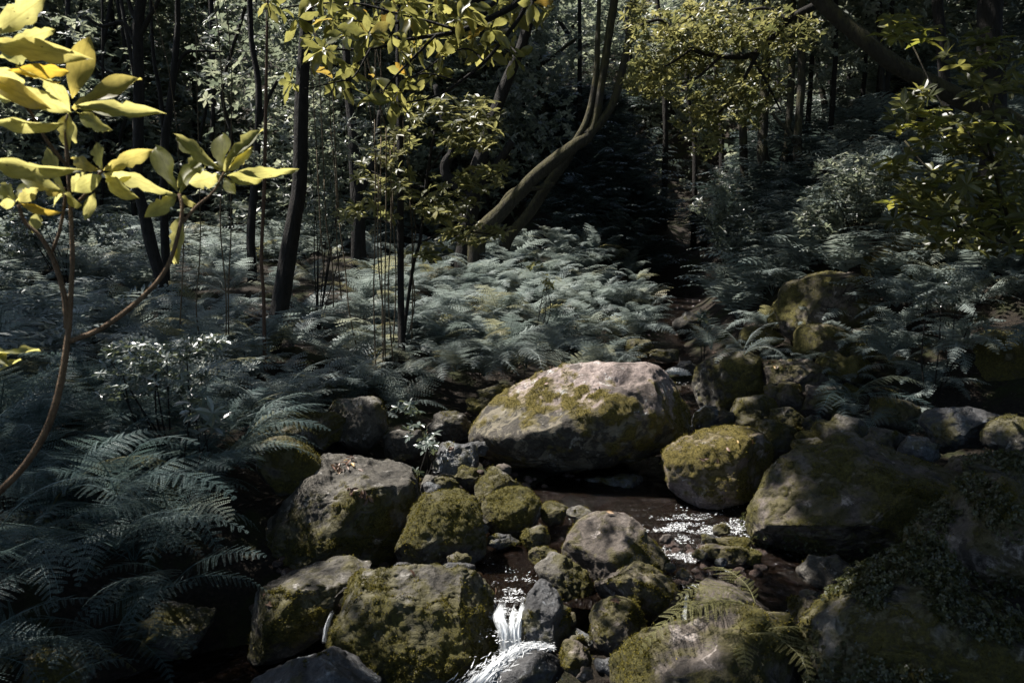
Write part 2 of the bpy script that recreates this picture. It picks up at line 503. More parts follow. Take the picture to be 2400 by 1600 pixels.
def fall_material():
    m, nt, out = new_mat("falling_water")
    ac = N(nt, "ShaderNodeAttribute", attribute_name="across")
    al = N(nt, "ShaderNodeAttribute", attribute_name="along")
    cx = N(nt, "ShaderNodeCombineXYZ")
    nt.links.new(math_node(nt, 'MULTIPLY', ac.outputs["Fac"], 62.0), cx.inputs[0])
    nt.links.new(math_node(nt, 'MULTIPLY', al.outputs["Fac"], 4.0), cx.inputs[1])
    nz = N(nt, "ShaderNodeTexNoise", i_Scale=1.0, i_Detail=4.0, i_Roughness=.75, i_Distortion=1.1)
    nt.links.new(cx.outputs[0], nz.inputs["Vector"])
    rim = N(nt, "ShaderNodeAttribute", attribute_name="rim")
    rimf = math_node(nt, 'SUBTRACT', math_node(nt, 'MULTIPLY', ramp(nt, rim.outputs["Fac"], [(.0, 0.0), (.5, 1.0)]).outputs[0], .22), .2)
    topf = math_node(nt, 'SUBTRACT', math_node(nt, 'MULTIPLY', ramp(nt, al.outputs["Fac"], [(.0, 0.0), (.3, .75), (.6, 1.0)]).outputs[0], .36), .2)
    a = math_node(nt, 'ADD', nz.outputs[0], math_node(nt, 'ADD', rimf, topf))
    f = ramp(nt, a, [(.42, .0), (.58, .35), (.76, .95)])
    p = N(nt, "ShaderNodeBsdfPrincipled")
    p.inputs["Base Color"].default_value = (.75, .78, .80, 1)
    p.inputs["Roughness"].default_value = .3
    nt.links.new(f.outputs[0], p.inputs["Alpha"])
    b = N(nt, "ShaderNodeBump", i_Strength=.6, i_Distance=.01)
    nt.links.new(nz.outputs[0], b.inputs["Height"]); nt.links.new(b.outputs[0], p.inputs["Normal"])
    nt.links.new(p.outputs[0], out.inputs[0])
    return m
M['fall'] = fall_material()

# ------------------------------------------------------------------ terrain
GC = np.array([
    # lower pool and stream bed
    (-1.2, 4.0, -.50), (-.4, 3.5, -.55), (-2.1, 3.7, -.42), (0, 2.5, -.6), (-1.4, 2.8, -.55), (.6, 3.4, -.45),
    (0, 4.6, -.16), (.9, 5.1, -.14), (1.5, 4.6, -.14), (.3, 5.7, -.12), (1.6, 6.2, -.08), (.5, 4.2, -.12), (1.2, 4.05, -.12), (-.3, 4.2, -.12), (-.3, 3.8, -.45), (.5, 3.7, -.42), (1.15, 3.6, -.4),
    (1.85, 7.6, -.03), (1.9, 8.6, .05), (2.0, 10, .25), (2.5, 12, .5), (3.2, 14.5, .6), (3.7, 17, .8), (4.2, 19.5, 1.2), (5, 25, 3.0), (4.5, 14.5, 2.7), (4.9, 17, 3.3), (2.75, 16.5, 2.6),
    # left bank
    (-1.3, 5.3, .15), (-2.6, 4.4, .35), (-3.0, 3.2, .2), (-3.2, 5.6, .6), (-2, 7, .45), (-.8, 7, .2), (-.3, 8.3, .4), (.7, 8.4, .25),
    (-4.2, 8, .75), (-2, 9.5, .7), (.8, 9.6, .5), (0, 11.5, .95), (1.4, 11.5, .85), (.7, 14, 1.5), (1.9, 14, 1.25),
    (-3, 12, 1.05), (-7, 12, 1.25), (-8, 16, 1.7), (-3, 16, 1.6), (0, 17, 2.2), (2, 17, 3.2), (2.5, 19, 4.4), (1, 20.5, 4.6),
    (-5, 20, 2.6), (-12, 20, 3.2), (-5, 2.0, .4), (-8, 6, .9),
    # right bank
    (2.7, 8.6, .25), (2.9, 7, .1), (3.2, 9.6, 1.0), (4, 9.2, 1.45), (5, 9.2, 2.1), (4.4, 12, 2.2), (6, 12, 3.1), (5.6, 16, 3.6), (8, 16, 5.0),
    (7, 7, 1.9), (4.2, 6.2, .2), (3, 5.2, -.1), (4.6, 4.6, .1), (2.4, 3.6, -.3), (3.4, 3, 0), (8, 10, 2.7), (9, 20, 6), (12, 14, 5.5), (7, 3, .8),
    # behind the camera
    (0, .4, .1), (-1.8, .6, .4), (2, .6, .2), (-4, -6, .6), (4, -6, .6), (0, -7, .4), (-14, 0, 2), (14, 0, 4),
    # far slope
    (-16, 30, 7.5), (-5, 30, 8), (5, 33, 8.5), (13, 30, 10), (-20, 45, 17), (0, 45, 17), (20, 45, 18), (-26, 15, 5), (26, 20, 12),
    (-30, 62, 27), (0, 62, 27), (30, 62, 28), (-32, 30, 10), (32, 35, 16),
], float)
def _tps(r2):
    return 0.5 * r2 * np.log(r2 + 1e-9)
_n = len(GC)
_K = _tps(((GC[:, None, :2] - GC[None, :, :2]) ** 2).sum(-1)) + np.eye(_n) * .02
_P = np.c_[np.ones(_n), GC[:, :2]]
_A = np.block([[_K, _P], [_P.T, np.zeros((3, 3))]])
_W = np.linalg.solve(_A, np.r_[GC[:, 2], 0, 0, 0])
def ground_z(x, y):
    x = np.atleast_1d(np.asarray(x, float)); y = np.atleast_1d(np.asarray(y, float))
    out = np.empty(len(x))
    for s in range(0, len(x), 20000):
        xs, ys = x[s:s + 20000], y[s:s + 20000]
        r2 = (xs[:, None] - GC[None, :, 0]) ** 2 + (ys[:, None] - GC[None, :, 1]) ** 2
        out[s:s + 20000] = _tps(r2) @ _W[:_n] + _W[_n] + _W[_n + 1] * xs + _W[_n + 2] * ys
    p = np.c_[x, y, np.zeros(len(x))]
    out += .06 * fbm(p * 1.3, 4, 3) + np.clip((y - 16) / 20, 0, 1) * .5 * fbm(p * .3, 3, 5)
    return out
def gz(x, y):
    return float(ground_z(x, y)[0])

xs = np.sort(np.r_[np.linspace(-3.5, 5.5, 150), np.linspace(-36, -3.6, 70), np.linspace(5.6, 36, 66)])
ys = np.sort(np.r_[np.linspace(1.5, 12, 180), np.linspace(-10, 1.4, 24), np.linspace(12.1, 64, 110)])
gx, gy = np.meshgrid(xs, ys)
gzv = ground_z(gx.ravel(), gy.ravel())
nx, ny = len(xs), len(ys)
ii = (np.arange(ny - 1)[:, None] * nx + np.arange(nx - 1)[None, :]).ravel()
add("ground", make_mesh("ground", np.c_[gx.ravel(), gy.ravel(), gzv], np.c_[ii, ii + 1, ii + nx + 1, ii + nx]), M['soil'],
    label="dark forest floor rising from the stream to the wooded slope", cat="ground", kind="structure")

# ------------------------------------------------------------------ water
def sheet(name, poly, z, n, label, amp=.008, mat='water'):
    """water surface: grid over the bounding box of a quad (4 corners in order), bilinear, with real ripples"""
    a, b, c, d = [np.array(p, float) for p in poly]
    nu, nv = n
    u, v = np.meshgrid(np.linspace(0, 1, nu), np.linspace(0, 1, nv))
    u = u.ravel()[:, None]; v = v.ravel()[:, None]
    P = (1 - u) * (1 - v) * a + u * (1 - v) * b + u * v * c + (1 - u) * v * d
    q = np.c_[P[:, :2] * 6, np.zeros(len(P))]
    zz = (z if P.shape[1] == 2 else P[:, 2]) + amp * fbm(q * np.array([1, .6, 1]), 3, 9) + amp * .6 * fbm(q * 4, 2, 11)
    k = (np.arange(nv - 1)[:, None] * nu + np.arange(nu - 1)[None, :]).ravel()
    return add(name, make_mesh(name, np.c_[P[:, :2], zz], np.c_[k, k + 1, k + nu + 1, k + nu]), M[mat], label=label, cat="water", kind="structure")

sheet("lower_pool", [(-3.0, 1.8), (1.1, 1.8), (1.1, 3.85), (-3.0, 4.6)], -.32, (110, 70), "dark still pool below the small falls", .005)
sheet("stream", [(-.75, 4.06), (1.75, 3.95), (2.3, 6.9), (-.4, 6.9)], 0.0, (130, 140), "shallow brown stream rippling between the boulders", .012)
sheet("upper_stream", [(1.35, 6.8, .01), (2.4, 6.8, .01), (2.6, 9.6, .20), (1.5, 9.6, .20)], 0, (50, 120), "upper reach of the stream behind the large boulder", .014)
sheet("head_stream", [(1.6, 9.75, .36), (2.7, 9.75, .36), (3.6, 13.5, .85), (2.2, 13.5, .85)], 0, (40, 90), "far reach of the stream entering from the dark gully", .012)

def cascade(name, label, pts, width, n, jitter=.02, wid=.006, spread=1.0, w_end=None, thick=.02):
    """falling water: a curved, furrowed sheet broken into streaks, with loose strands in front of it"""
    pts = np.array(pts, float)
    nu, nv = 26, 30
    sp = smooth_path(pts, 8)
    tt = np.linspace(0, len(sp) - 1, nv)
    base = np.stack([np.interp(tt, np.arange(len(sp)), sp[:, k]) for k in range(3)], 1)
    width = np.array(width, float)
    w_end = width * spread if w_end is None else np.array(w_end, float)
    V, F, U, K = [], [], [], 0
    for layer in range(2):
        g = np.linspace(0, 1, nv)
        for i in range(nv):
            ww = (1 - g[i]) * width + g[i] * w_end
            for j in range(nu):
                u = j / (nu - 1)
                ph = np.array([[u * 9 + layer * 5, g[i] * 1.3, layer * 3.0]])
                bump = fbm(ph, 2, 5)[0] * thick + thick * .8 * math.sin(u * math.pi) * (.3 + g[i])
                edge = fbm(np.array([[g[i] * 4, u * 2 + 9, layer]]), 2, 7)[0] * .12 * (abs(u - .5) * 2)
                V.append(base[i] + (u - .5 + edge) * ww + np.array([0, -.7, .7]) * bump - np.array([0, -1, .6]) * layer * .012)
                U.append((u + layer * 3.3) * np.linalg.norm(ww))
        for i in range(nv - 1):
            for j in range(nu - 1):
                k = K + i * nu + j
                F.append((k, k + 1, k + nu + 1, k + nu))
        K += nu * nv
    m_ = make_mesh(name, np.array(V), F, True, {"across": np.array(U), "along": np.tile(np.repeat(np.linspace(0, 1, nv), nu), 2), "rim": np.tile(1 - np.abs(np.linspace(-1, 1, nu)), nv * 2)})
    add(name, m_, M['fall'], label=label, cat="waterfall", kind="structure")

# fall between the flat-topped boulder and the cracked rock, then the chute running down to the left
for k, (x0, x1, w0, dz) in enumerate([(1172, 1186, .06, 4), (1202, 1205, .034, 12), (1222, 1215, .036, 2)]):
    cascade("waterfall", ["broad strand of white water falling beside the flat-topped boulder", "middle strand of the white fall", "strand of the white fall next to the cracked rock"][k],
            [at(x0 + 8, 1395 + dz, 4.18), at(x0 + 2, 1418 + dz, 4.05), at(x0, 1440 + dz, 3.99), at(x1, 1480, 3.95), at(x1 + 4, 1535, 3.93)], (w0, .01, 0), 0, spread=1.3, thick=.012)
cascade("waterfall_chute", "bright white chute of water sliding down to the bottom edge",
        [at(1290, 1522, 3.9), at(1240, 1520, 3.82), at(1190, 1545, 3.72), at(1140, 1582, 3.6), at(1075, 1650, 3.42)], (.03, .07, .09), 0, w_end=(.26, .14, .0), thick=.04)
cascade("small_waterfall", "thin thread of water falling behind the flat-topped boulder",
        [at(782, 1428, 4.22), at(774, 1445, 4.16), at(766, 1470, 4.13), at(760, 1506, 4.12)], (.024, 0, 0), 16, wid=.004)
cascade("side_waterfall", "narrow fall of water beside the flat brown rock",
        [at(1612, 1388, 4.25), at(1609, 1405, 4.17), at(1606, 1430, 4.12), at(1604, 1460, 4.1)], (.026, 0, 0), 16, wid=.004)
cascade("upper_waterfall", "small cascade upstream between the large boulder and the fern clump",
        [at(1592, 858, 9.75), at(1592, 868, 9.65), at(1592, 880, 9.55)], (.34, 0, 0), 40, wid=.012, spread=1.2)
cascade("rock_waterfall", "white water sliding over the wet stone right of the large boulder",
        [at(1660, 945, 7.6), at(1640, 965, 7.4), at(1628, 1000, 7.2)], (.08, 0, 0), 46, wid=.009)

def foam_glint_patch(name, label, px, py, t, rx, ry, n, z, clump=9.0):
    """white flecks gathered where the ripples break: froth, and glints drawn in white"""
    p = at(px, py, t)
    T = np.c_[p[0] + rng.normal(size=n * 4) * rx * .5, p[1] + rng.normal(size=n * 4) * ry * .5, np.full(n * 4, z) + rng.random(n * 4) ** 2 * .02]
    T = T[fbm(T * np.array([clump, clump * 2.2, 0]), 3, 15) > .18][:n]
    n = len(T)
    S = rng.uniform(.0009, .0032, (n, 1)) * np.c_[rng.uniform(1, 4.5, n), np.ones(n), np.ones(n)]
    R = frames(np.c_[rng.normal(size=n), rng.normal(size=n) * .5, rng.normal(size=n) * .2], np.c_[rng.normal(size=(n, 2)) * .4, np.ones(n)])
    tv = np.array([(math.cos(a_), math.sin(a_), 0) for a_ in np.linspace(0, 2 * math.pi, 7)[:-1]] + [(0, 0, .7)])
    tf = [(i, (i + 1) % 6, 6) for i in range(6)]
    v, f, k = mass(tv, tf, R, T, S)
    add(name, make_mesh(name, v, f, True, {"tint": np.repeat(rng.random(n), k)}), M['foam'], label=label, cat="foam", kind="stuff")
foam_glint_patch("foam", "froth at the foot of the thin fall left of the flat-topped boulder", 735, 1515, 4.05, .16, .10, 700, -.318)
foam_glint_patch("foam", "broken water with glints drawn as white flecks behind the dome-shaped boulder", 1640, 1200, 5.35, .6, .3, 2600, .006)  # white flecks stand in for light glinting on the ripples
foam_glint_patch("foam", "riffle with glints drawn as white flecks right of the dome-shaped boulder", 1600, 1290, 4.85, .22, .4, 1100, .006)
foam_glint_patch("foam", "ripples with glints drawn as white flecks above the main fall", 1195, 1375, 4.25, .2, .42, 1300, .006)
foam_glint_patch("foam", "bright flecks on the water right of the flat brown rock", 1790, 1400, 4.1, .2, .1, 160, .006)
foam_glint_patch("foam", "froth below the upstream cascade", 1590, 884, 9.45, .3, .14, 220, .21)
foam_glint_patch("foam", "froth where the main fall meets the chute", 1215, 1528, 3.86, .16, .08, 800, -.18)

ch = smooth_path(np.array([at(1290, 1516, 3.88), at(1240, 1512, 3.8), at(1190, 1537, 3.69), at(1140, 1575, 3.56), at(1075, 1640, 3.38)]), 10)
nfk = 1300
kk = (rng.random(nfk) * (len(ch) - 1)).astype(int)
wsp = (.010 + .040 * kk / len(ch))[:, None]
T = ch[kk] + rng.normal(size=(nfk, 3)) * wsp * np.array([.9, .6, .28]) + rng.normal(size=(nfk, 3)) * .006
D = ch[np.minimum(kk + 2, len(ch) - 1)] - ch[np.maximum(kk - 2, 0)] + rng.normal(size=(nfk, 3)) * .02
S = rng.uniform(.0009, .0026, (nfk, 1)) * np.c_[rng.uniform(4, 13, nfk), np.ones(nfk), np.ones(nfk)]
tv = np.array([(math.cos(a_), math.sin(a_), 0) for a_ in np.linspace(0, 2 * math.pi, 7)[:-1]] + [(0, 0, .7)])
v, f, k = mass(tv, [(i, (i + 1) % 6, 6) for i in range(6)], frames(D, np.tile([0, -.4, 1.0], (nfk, 1)) + rng.normal(size=(nfk, 3)) * .3), T, S)
add("foam", make_mesh("foam", v, f, True, {"tint": np.repeat(rng.random(nfk), k)}), M['foam'], label="white froth racing down the chute to the bottom edge", cat="foam", kind="stuff")

# ------------------------------------------------------------------ rocks
_ico = {}
def ico(n):
    if n not in _ico:
        bm = bmesh.new()
        bmesh.ops.create_icosphere(bm, subdivisions=n, radius=1.0)
        v = np.array([x.co[:] for x in bm.verts])
        f = np.array([[x.index for x in fc.verts] for fc in bm.faces])
        bm.free()
        _ico[n] = (v, f)
    return _ico[n]

def vert_normals(v, f):
    fn = np.cross(v[f[:, 1]] - v[f[:, 0]], v[f[:, 2]] - v[f[:, 0]])
    n = np.zeros_like(v)
    for k in range(3):
        np.add.at(n, f[:, k], fn)
    return n / np.maximum(1e-12, np.linalg.norm(n, axis=1, keepdims=True))

TUFT_V = np.array([(-.5, 0, 0), (.5, 0, 0), (.1, .25, 1.0)])
TUFT_F = np.array([(0, 1, 2)])
ROCKS = {}
def rock(label, outline, t, depth=.85, seed=0, res=5, cuts=5, moss=.5, nzc=.5, mat='rock', name="boulder", tufts=0, rough=1.0, box=.82, group=None, mossfn=None, cat="boulder", dent=None, crustfn=None):
    """A stone: the outline (photo pixels) fixes its size and silhouette at its own distance t; depth is its real
    thickness as a share of its width. Flattened by cut planes, roughened, moss raised from the surface."""
    o = np.array(outline, float)
    if o.shape == (2, 2):      # bounding box: rounded irregular outline
        r_ = np.random.default_rng(seed + 100)
        a = np.linspace(0, 2 * math.pi, 15)[:-1]
        q = np.c_[np.cos(a), np.sin(a)]
        q = np.sign(q) * np.abs(q) ** .85 * (1 + .13 * r_.normal(size=(14, 1)))
        q = (q - q.min(0)) / (q.max(0) - q.min(0))
        o = o[0] + q * (o[1] - o[0])
    c = (o.max(0) + o.min(0)) / 2
    d = (o - c) * np.array([1, -1]) * t / FPX
    ang = np.arctan2(d[:, 1], d[:, 0])
    rr = np.hypot(d[:, 0], d[:, 1])
    # dense resampling of the closed outline -> radius by angle
    dd = np.concatenate([d, d[:1]])
    dense = np.concatenate([dd[i] + (dd[i + 1] - dd[i]) * np.linspace(0, 1, 16)[:-1, None] for i in range(len(d))])
    da, dr = np.arctan2(dense[:, 1], dense[:, 0]), np.hypot(dense[:, 0], dense[:, 1])
    s = np.argsort(da); da, dr = da[s], dr[s]
    gr = np.linspace(-math.pi, math.pi, 241)
    R = np.interp(gr, np.r_[da - 2 * math.pi, da, da + 2 * math.pi], np.r_[dr, dr, dr])
    R = np.convolve(np.r_[R[-6:-1], R, R[1:6]], np.ones(7) / 7, 'same')[5:-5]
    sv, f = ico(res)
    v = np.stack([sv[:, 0], sv[:, 1], sv[:, 2]], 1)
    ph = np.arctan2(v[:, 2], v[:, 0])
    sxy = np.clip(np.hypot(v[:, 0], v[:, 2]), 0, 1)
    sxy_b = np.sin(np.arcsin(sxy) ) ** box
    size = float(np.sqrt(np.ptp(d[:, 0]) * np.ptp(d[:, 1])))
    D = depth * (np.ptp(d[:, 0]) + np.ptp(d[:, 1])) / 4
    Rv = np.interp(ph, gr, R)
    loc = np.stack([np.cos(ph) * Rv * sxy_b, np.sign(v[:, 1]) * np.abs(v[:, 1]) ** box * D, np.sin(ph) * Rv * sxy_b], 1)
    lo0, hi0 = loc.min(0), loc.max(0)
    r_ = np.random.default_rng(seed + 5)
    for _ in range(cuts):
        n = unit([r_.normal() * .8, -abs(r_.normal()) - .15, r_.normal() * .7 + .25])
        h = loc @ n
        off = h.max() * r_.uniform(.64, .88)
        over = np.maximum(0, h - off)
        loc = loc - n * (over * .96)[:, None]
    for ax_ in (0, 2):
        lo1, hi1 = loc[:, ax_].min(), loc[:, ax_].max()
        loc[:, ax_] = lo0[ax_] + (loc[:, ax_] - lo1) * (hi0[ax_] - lo0[ax_]) / (hi1 - lo1)
    if dent is not None:
        for (dx, dz, rad_, dep) in dent:
            w = np.exp(-(((loc[:, 0] - dx * size) / rad_[0]) ** 2 + ((loc[:, 2] - dz * size) / rad_[1]) ** 2)) * (loc[:, 1] < .25 * D)
            loc = loc + np.outer(w, [0, dep * .4, -dep])
    # world
    cen = at(c[0], c[1], t)
    ray = unit(cen - CAM)
    bx = unit(np.cross(ray, [0, 0, 1])); bz = np.cross(bx, ray)
    bx *= 1.0
    W = loc[:, 0:1] * bx + loc[:, 1:2] * ray + loc[:, 2:3] * bz
    nrm = vert_normals(W, f)
    k = 1.0 / size
    W = W + cen
    p = (W - cen) * k + seed * 3.1
    disp = .026 * rough * fbm(p * 2.2, 3, seed) + .012 * fbm(p * 6, 3, seed + 3) * rough
    rid = 1 - np.abs(fbm(p * 3.0 + 9, 3, seed + 9))
    disp -= .007 * rough * sstep(.93, 1.0, rid)
    disp += .010 * rough * fbm(p * 14, 3, seed + 17)
    disp *= size
    W = W + nrm * disp[:, None]
    W = W + nrm * (.006 * fbm(W * 22, 3, seed + 13))[:, None] * rough
    nrm = vert_normals(W, f)
    wz = nrm[:, 2]
    mfield = fbm(W * 2.6 + 31, 4, seed + 21, .6)
    if mossfn is None:
        mo = moss - .02 + .55 * mfield + .32 * fbm(W * 11, 3, seed + 23) + .5 * (1 - np.abs(wz - nzc) / .6) - .22
        mo = np.clip(mo, -.3, 1.3)
    else:
        mo = np.clip(mossfn(W, nrm, loc / size, mfield), -.3, 1.3)
    mm = np.clip(mo, 0, 1)
    spacing = size * 2.3 / math.sqrt(len(W))
    lump = fbm(W * min(55, .3 / spacing), 2, seed + 31)
    W = W + nrm * (mm * (.012 + .010 * lump) * min(1.0, size / .5))[:, None]
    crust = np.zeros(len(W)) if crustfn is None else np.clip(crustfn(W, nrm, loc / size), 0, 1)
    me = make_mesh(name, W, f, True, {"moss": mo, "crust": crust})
    ob = add(name, me, M[mat], label=label, cat=cat, group=group)
    ob["size_m"] = round(size, 2)
    # centre the origin on the stone
    me.transform(Matrix.Translation(Vector(-cen)))
    ob.location = cen
    if tufts:
        ok = np.where((mo + .7 * fbm(W * 20, 3, 91) > .62) & (nrm @ (-ray) > -.25))[0]
        if len(ok):
            w = np.clip(mo[ok], .2, 1.0)
            pick = rng.choice(ok, tufts, p=w / w.sum())
            T = W[pick] + rng.normal(size=(tufts, 3)) * (size * .9 / math.sqrt(len(W)) ) - nrm[pick] * .003 - cen
            zdir = nrm[pick] + rng.normal(size=(tufts, 3)) * .55
            xd = rng.normal(size=(tufts, 3))
            Rm = frames(np.cross(zdir, xd), zdir)
            hgt = rng.uniform(.005, .014, tufts)
            S = np.c_[hgt * .55, hgt * .55, hgt]
            vv, ff, kk = mass(TUFT_V, TUFT_F, Rm, T, S)
            tint = np.clip(rng.normal(.5, .25, tufts) + .3 * noise3(W[pick] * 9, 4), 0, 1)
            add("moss", make_mesh("moss", vv, ff, False, {"tint": np.repeat(tint, kk)}), M['tuft'], parent=ob, kind="stuff")
    ROCKS[label] = (W, nrm, mo, ob)
    return ob

def Z(ox, oy, s, pts):
    return [(ox + x * s, oy + y * s) for x, y in pts]
z8 = lambda p: Z(550, 1000, .3826, p)
z9 = lambda p: Z(1100, 1100, .3188, p)
z10 = lambda p: Z(1600, 1000, .3826, p)
z6 = lambda p: Z(1500, 600, .3827, p)
z11 = lambda p: Z(1050, 820, .3401, p)
def B(x0, y0, x1, y1):      # box in the 2352-wide view
    return [(x0 * 1.0204, y0 * 1.0204), (x1 * 1.0204, y1 * 1.0204)]

def big_moss(W, n, l, mf):
    # bare pinkish crown, a ragged belt of moss on the shoulder, crusty bare flank below
    belt = np.exp(-((l[:, 2] - .07 + .08 * l[:, 0]) / .14) ** 2)
    left = sstep(-.45, -.75, l[:, 0]) * .5
    return -.30 + .95 * belt + left + .7 * mf + .85 * fbm(W * 9, 4, 77, .6) - .35 * sstep(.8, .97, n[:, 2]) * (l[:, 2] > .2)
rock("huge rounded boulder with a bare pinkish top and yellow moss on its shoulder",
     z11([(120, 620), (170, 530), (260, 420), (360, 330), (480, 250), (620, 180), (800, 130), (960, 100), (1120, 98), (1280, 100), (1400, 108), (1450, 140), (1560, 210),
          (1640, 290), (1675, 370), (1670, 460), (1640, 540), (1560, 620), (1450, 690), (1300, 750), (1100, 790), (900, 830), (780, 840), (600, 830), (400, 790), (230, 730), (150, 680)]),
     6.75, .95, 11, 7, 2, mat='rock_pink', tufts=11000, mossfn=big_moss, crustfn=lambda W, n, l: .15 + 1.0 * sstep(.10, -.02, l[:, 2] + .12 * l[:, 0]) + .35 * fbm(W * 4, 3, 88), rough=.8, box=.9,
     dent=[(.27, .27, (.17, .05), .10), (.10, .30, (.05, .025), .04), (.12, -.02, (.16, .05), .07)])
rock("rounded boulder capped with yellow moss and pale leaves, right of the huge boulder",
     z6([(130, 1280), (190, 1200), (290, 1130), (410, 1080), (540, 1050), (660, 1055), (740, 1080), (790, 1150), (800, 1230), (780, 1330), (720, 1420), (640, 1500), (500, 1560), (380, 1560), (300, 1500), (230, 1440), (160, 1380)]),
     5.95, .95, 12, 6, 2, .62, .55, mat='rock_pink', tufts=6000)
rock("long flat-backed brownish boulder with a pale lichen patch, right of the stream",
     z10([(435, 640), (450, 560), (510, 470), (560, 370), (630, 270), (700, 200), (860, 150), (880, 90), (940, 50), (1050, 50), (1220, 80), (1280, 110), (1370, 140), (1530, 170), (1680, 200), (1770, 250),
          (1780, 320), (1750, 420), (1650, 560), (1500, 700), (1350, 800), (1200, 880), (1050, 920), (900, 900), (750, 900), (560, 870), (470, 800), (440, 720)]),
     4.95, .75, 13, 7, 6, .42, .35, mat='rock_brown', tufts=6000)
rock("angular five-sided mossy boulder between the left slab and the round stone",
     z8([(1180, 405), (1260, 390), (1400, 410), (1455, 440), (1500, 530), (1520, 620), (1540, 700), (1530, 800), (1440, 850), (1330, 870), (1200, 880), (1020, 860), (980, 760), (975, 660), (1030, 560), (1100, 480)]),
     4.85, .9, 14, 6, 11, .5, .5, tufts=6000)
rock("ball-shaped stone with a moss cap left of the water",
     z8([(1515, 500), (1550, 430), (1640, 385), (1740, 368), (1820, 390), (1870, 460), (1875, 540), (1840, 620), (1760, 680), (1680, 690), (1590, 650), (1530, 590)]),
     5.3, .95, 15, 6, 1, .5, .75, tufts=3500)
rock("grey wedge-shaped stone peeking out behind the ball-shaped stone",
     z8([(1465, 380), (1500, 320), (1580, 242), (1640, 280), (1700, 330), (1760, 370), (1720, 450), (1560, 520), (1480, 460)]), 5.65, .9, 16, 5, 9, .3, .5, tufts=900)
rock("smooth dome-shaped brown boulder in the middle of the stream",
     z9([(680, 650), (700, 560), (740, 490), (800, 400), (880, 330), (960, 303), (1080, 305), (1190, 340), (1260, 400), (1320, 480), (1400, 570), (1445, 640), (1455, 720), (1420, 800), (1300, 870), (1000, 880), (900, 820), (780, 730)]),
     4.75, .9, 17, 6, 3, .22, .35, mat='rock_brown', tufts=3000, rough=.7)
rock("dark angular rock leaning against the smooth dome-shaped boulder",
     z9([(470, 710), (500, 680), (600, 615), (680, 650), (760, 700), (850, 750), (915, 830), (910, 950), (880, 1080), (820, 1170), (740, 1130), (690, 1030), (650, 930), (590, 840), (520, 790)]),
     4.42, .8, 18, 6, 12, .12, .5, mat='rock', tufts=600)
rock("triangular brown rock with a mossy ridge in front of the dome-shaped boulder",
     z9([(920, 840), (960, 800), (1060, 760), (1160, 700), (1240, 680), (1310, 710), (1420, 790), (1520, 860), (1570, 940), (1560, 1020), (1500, 1070), (1300, 1090), (1150, 1040), (1000, 1000), (920, 950)]),
     4.3, .85, 19, 6, 8, .38, .6, mat='rock_brown', tufts=2500)
rock("upright wet rock split by a crack beside the main fall",
     z9([(370, 1080), (460, 900), (540, 810), (590, 820), (660, 910), (720, 1030), (750, 1130), (700, 1250), (600, 1320), (480, 1310), (400, 1220)]),
     4.02, .7, 20, 6, 10, .2, .3, mat='rock_wet', tufts=900)
rock("rounded mossy stone with a red leaf, below the triangular rock",
     z9([(890, 1100), (920, 1020), (990, 970), (1060, 952), (1150, 970), (1220, 1010), (1265, 1080), (1300, 1180), (1290, 1300), (1200, 1380), (1060, 1390), (940, 1320), (900, 1200)]),
     3.95, .9, 21, 6, 2, .45, .5, mat='rock_brown', tufts=2500)
rock("large flat-topped boulder coated in olive moss at the lower pool",
     z8([(610, 1020), (640, 920), (690, 875), (760, 870), (900, 890), (1060, 890), (1250, 900), (1450, 900), (1560, 915), (1620, 970), (1640, 1030), (1610, 1120), (1610, 1200), (1640, 1300), (1640, 1400), (1550, 1470), (1400, 1560), (1200, 1590), (1000, 1560), (850, 1480), (700, 1400), (640, 1300), (605, 1150)]),
     4.0, .8, 22, 7, 5, .62, .35, tufts=15000, box=.7)
rock("slanting grey-green slab-like rock left of the flat-topped boulder",
     z8([(100, 1060), (150, 990), (270, 940), (400, 850), (470, 825), (640, 815), (800, 840), (910, 880), (760, 960), (660, 1060), (620, 1150), (590, 1240), (540, 1300), (440, 1350), (300, 1390), (140, 1400), (100, 1250)]),
     4.35, .8, 23, 6, 12, .3, .35, tufts=3500)
rock("broad grey slab with a wet leaf-filled hollow on top, beside the left ferns",
     z8([(200, 600), (330, 450), (430, 330), (500, 210), (560, 150), (640, 135), (700, 165), (760, 150), (900, 170), (1010, 210), (1100, 290), (1170, 380), (1120, 480), (1020, 580), (985, 700), (950, 820), (850, 890), (640, 880), (450, 890), (280, 920), (150, 870)]),
     5.2, .8, 24, 7, 10, .36, .35, tufts=7000, dent=[(-.05, .22, (.09, .11), .10)])
rock("dark overgrown hump of moss on the upper left corner of the grey slab",
     z8([(150, 120), (250, 60), (350, 65), (440, 130), (520, 230), (590, 330), (560, 400), (400, 420), (250, 400), (150, 280)]), 5.3, .8, 25, 5, 2, .75, .5, tufts=2500)
rock("shiny wet grey rock at the bottom edge below the thin fall",
     z8([(110, 1520), (170, 1470), (300, 1430), (480, 1420), (620, 1385), (720, 1410), (820, 1470), (870, 1530), (900, 1620), (600, 1720), (100, 1680)]),
     3.6, .8, 26, 6, 4, .0, .2, mat='rock_wet', tufts=500)
rock("mossy ledge rock with a fern lying over it at the bottom edge",
     [(1432, 1590), (1447, 1553), (1476, 1527), (1514, 1498), (1578, 1476), (1629, 1454), (1667, 1435), (1700, 1424), (1726, 1421), (1784, 1423), (1822, 1428), (1845, 1444), (1864, 1467), (1868, 1490), (1870, 1560), (1850, 1640), (1640, 1700), (1440, 1660)],
     3.5, .9, 27, 6, 4, .68, .5, mat='rock_brown', tufts=6000)
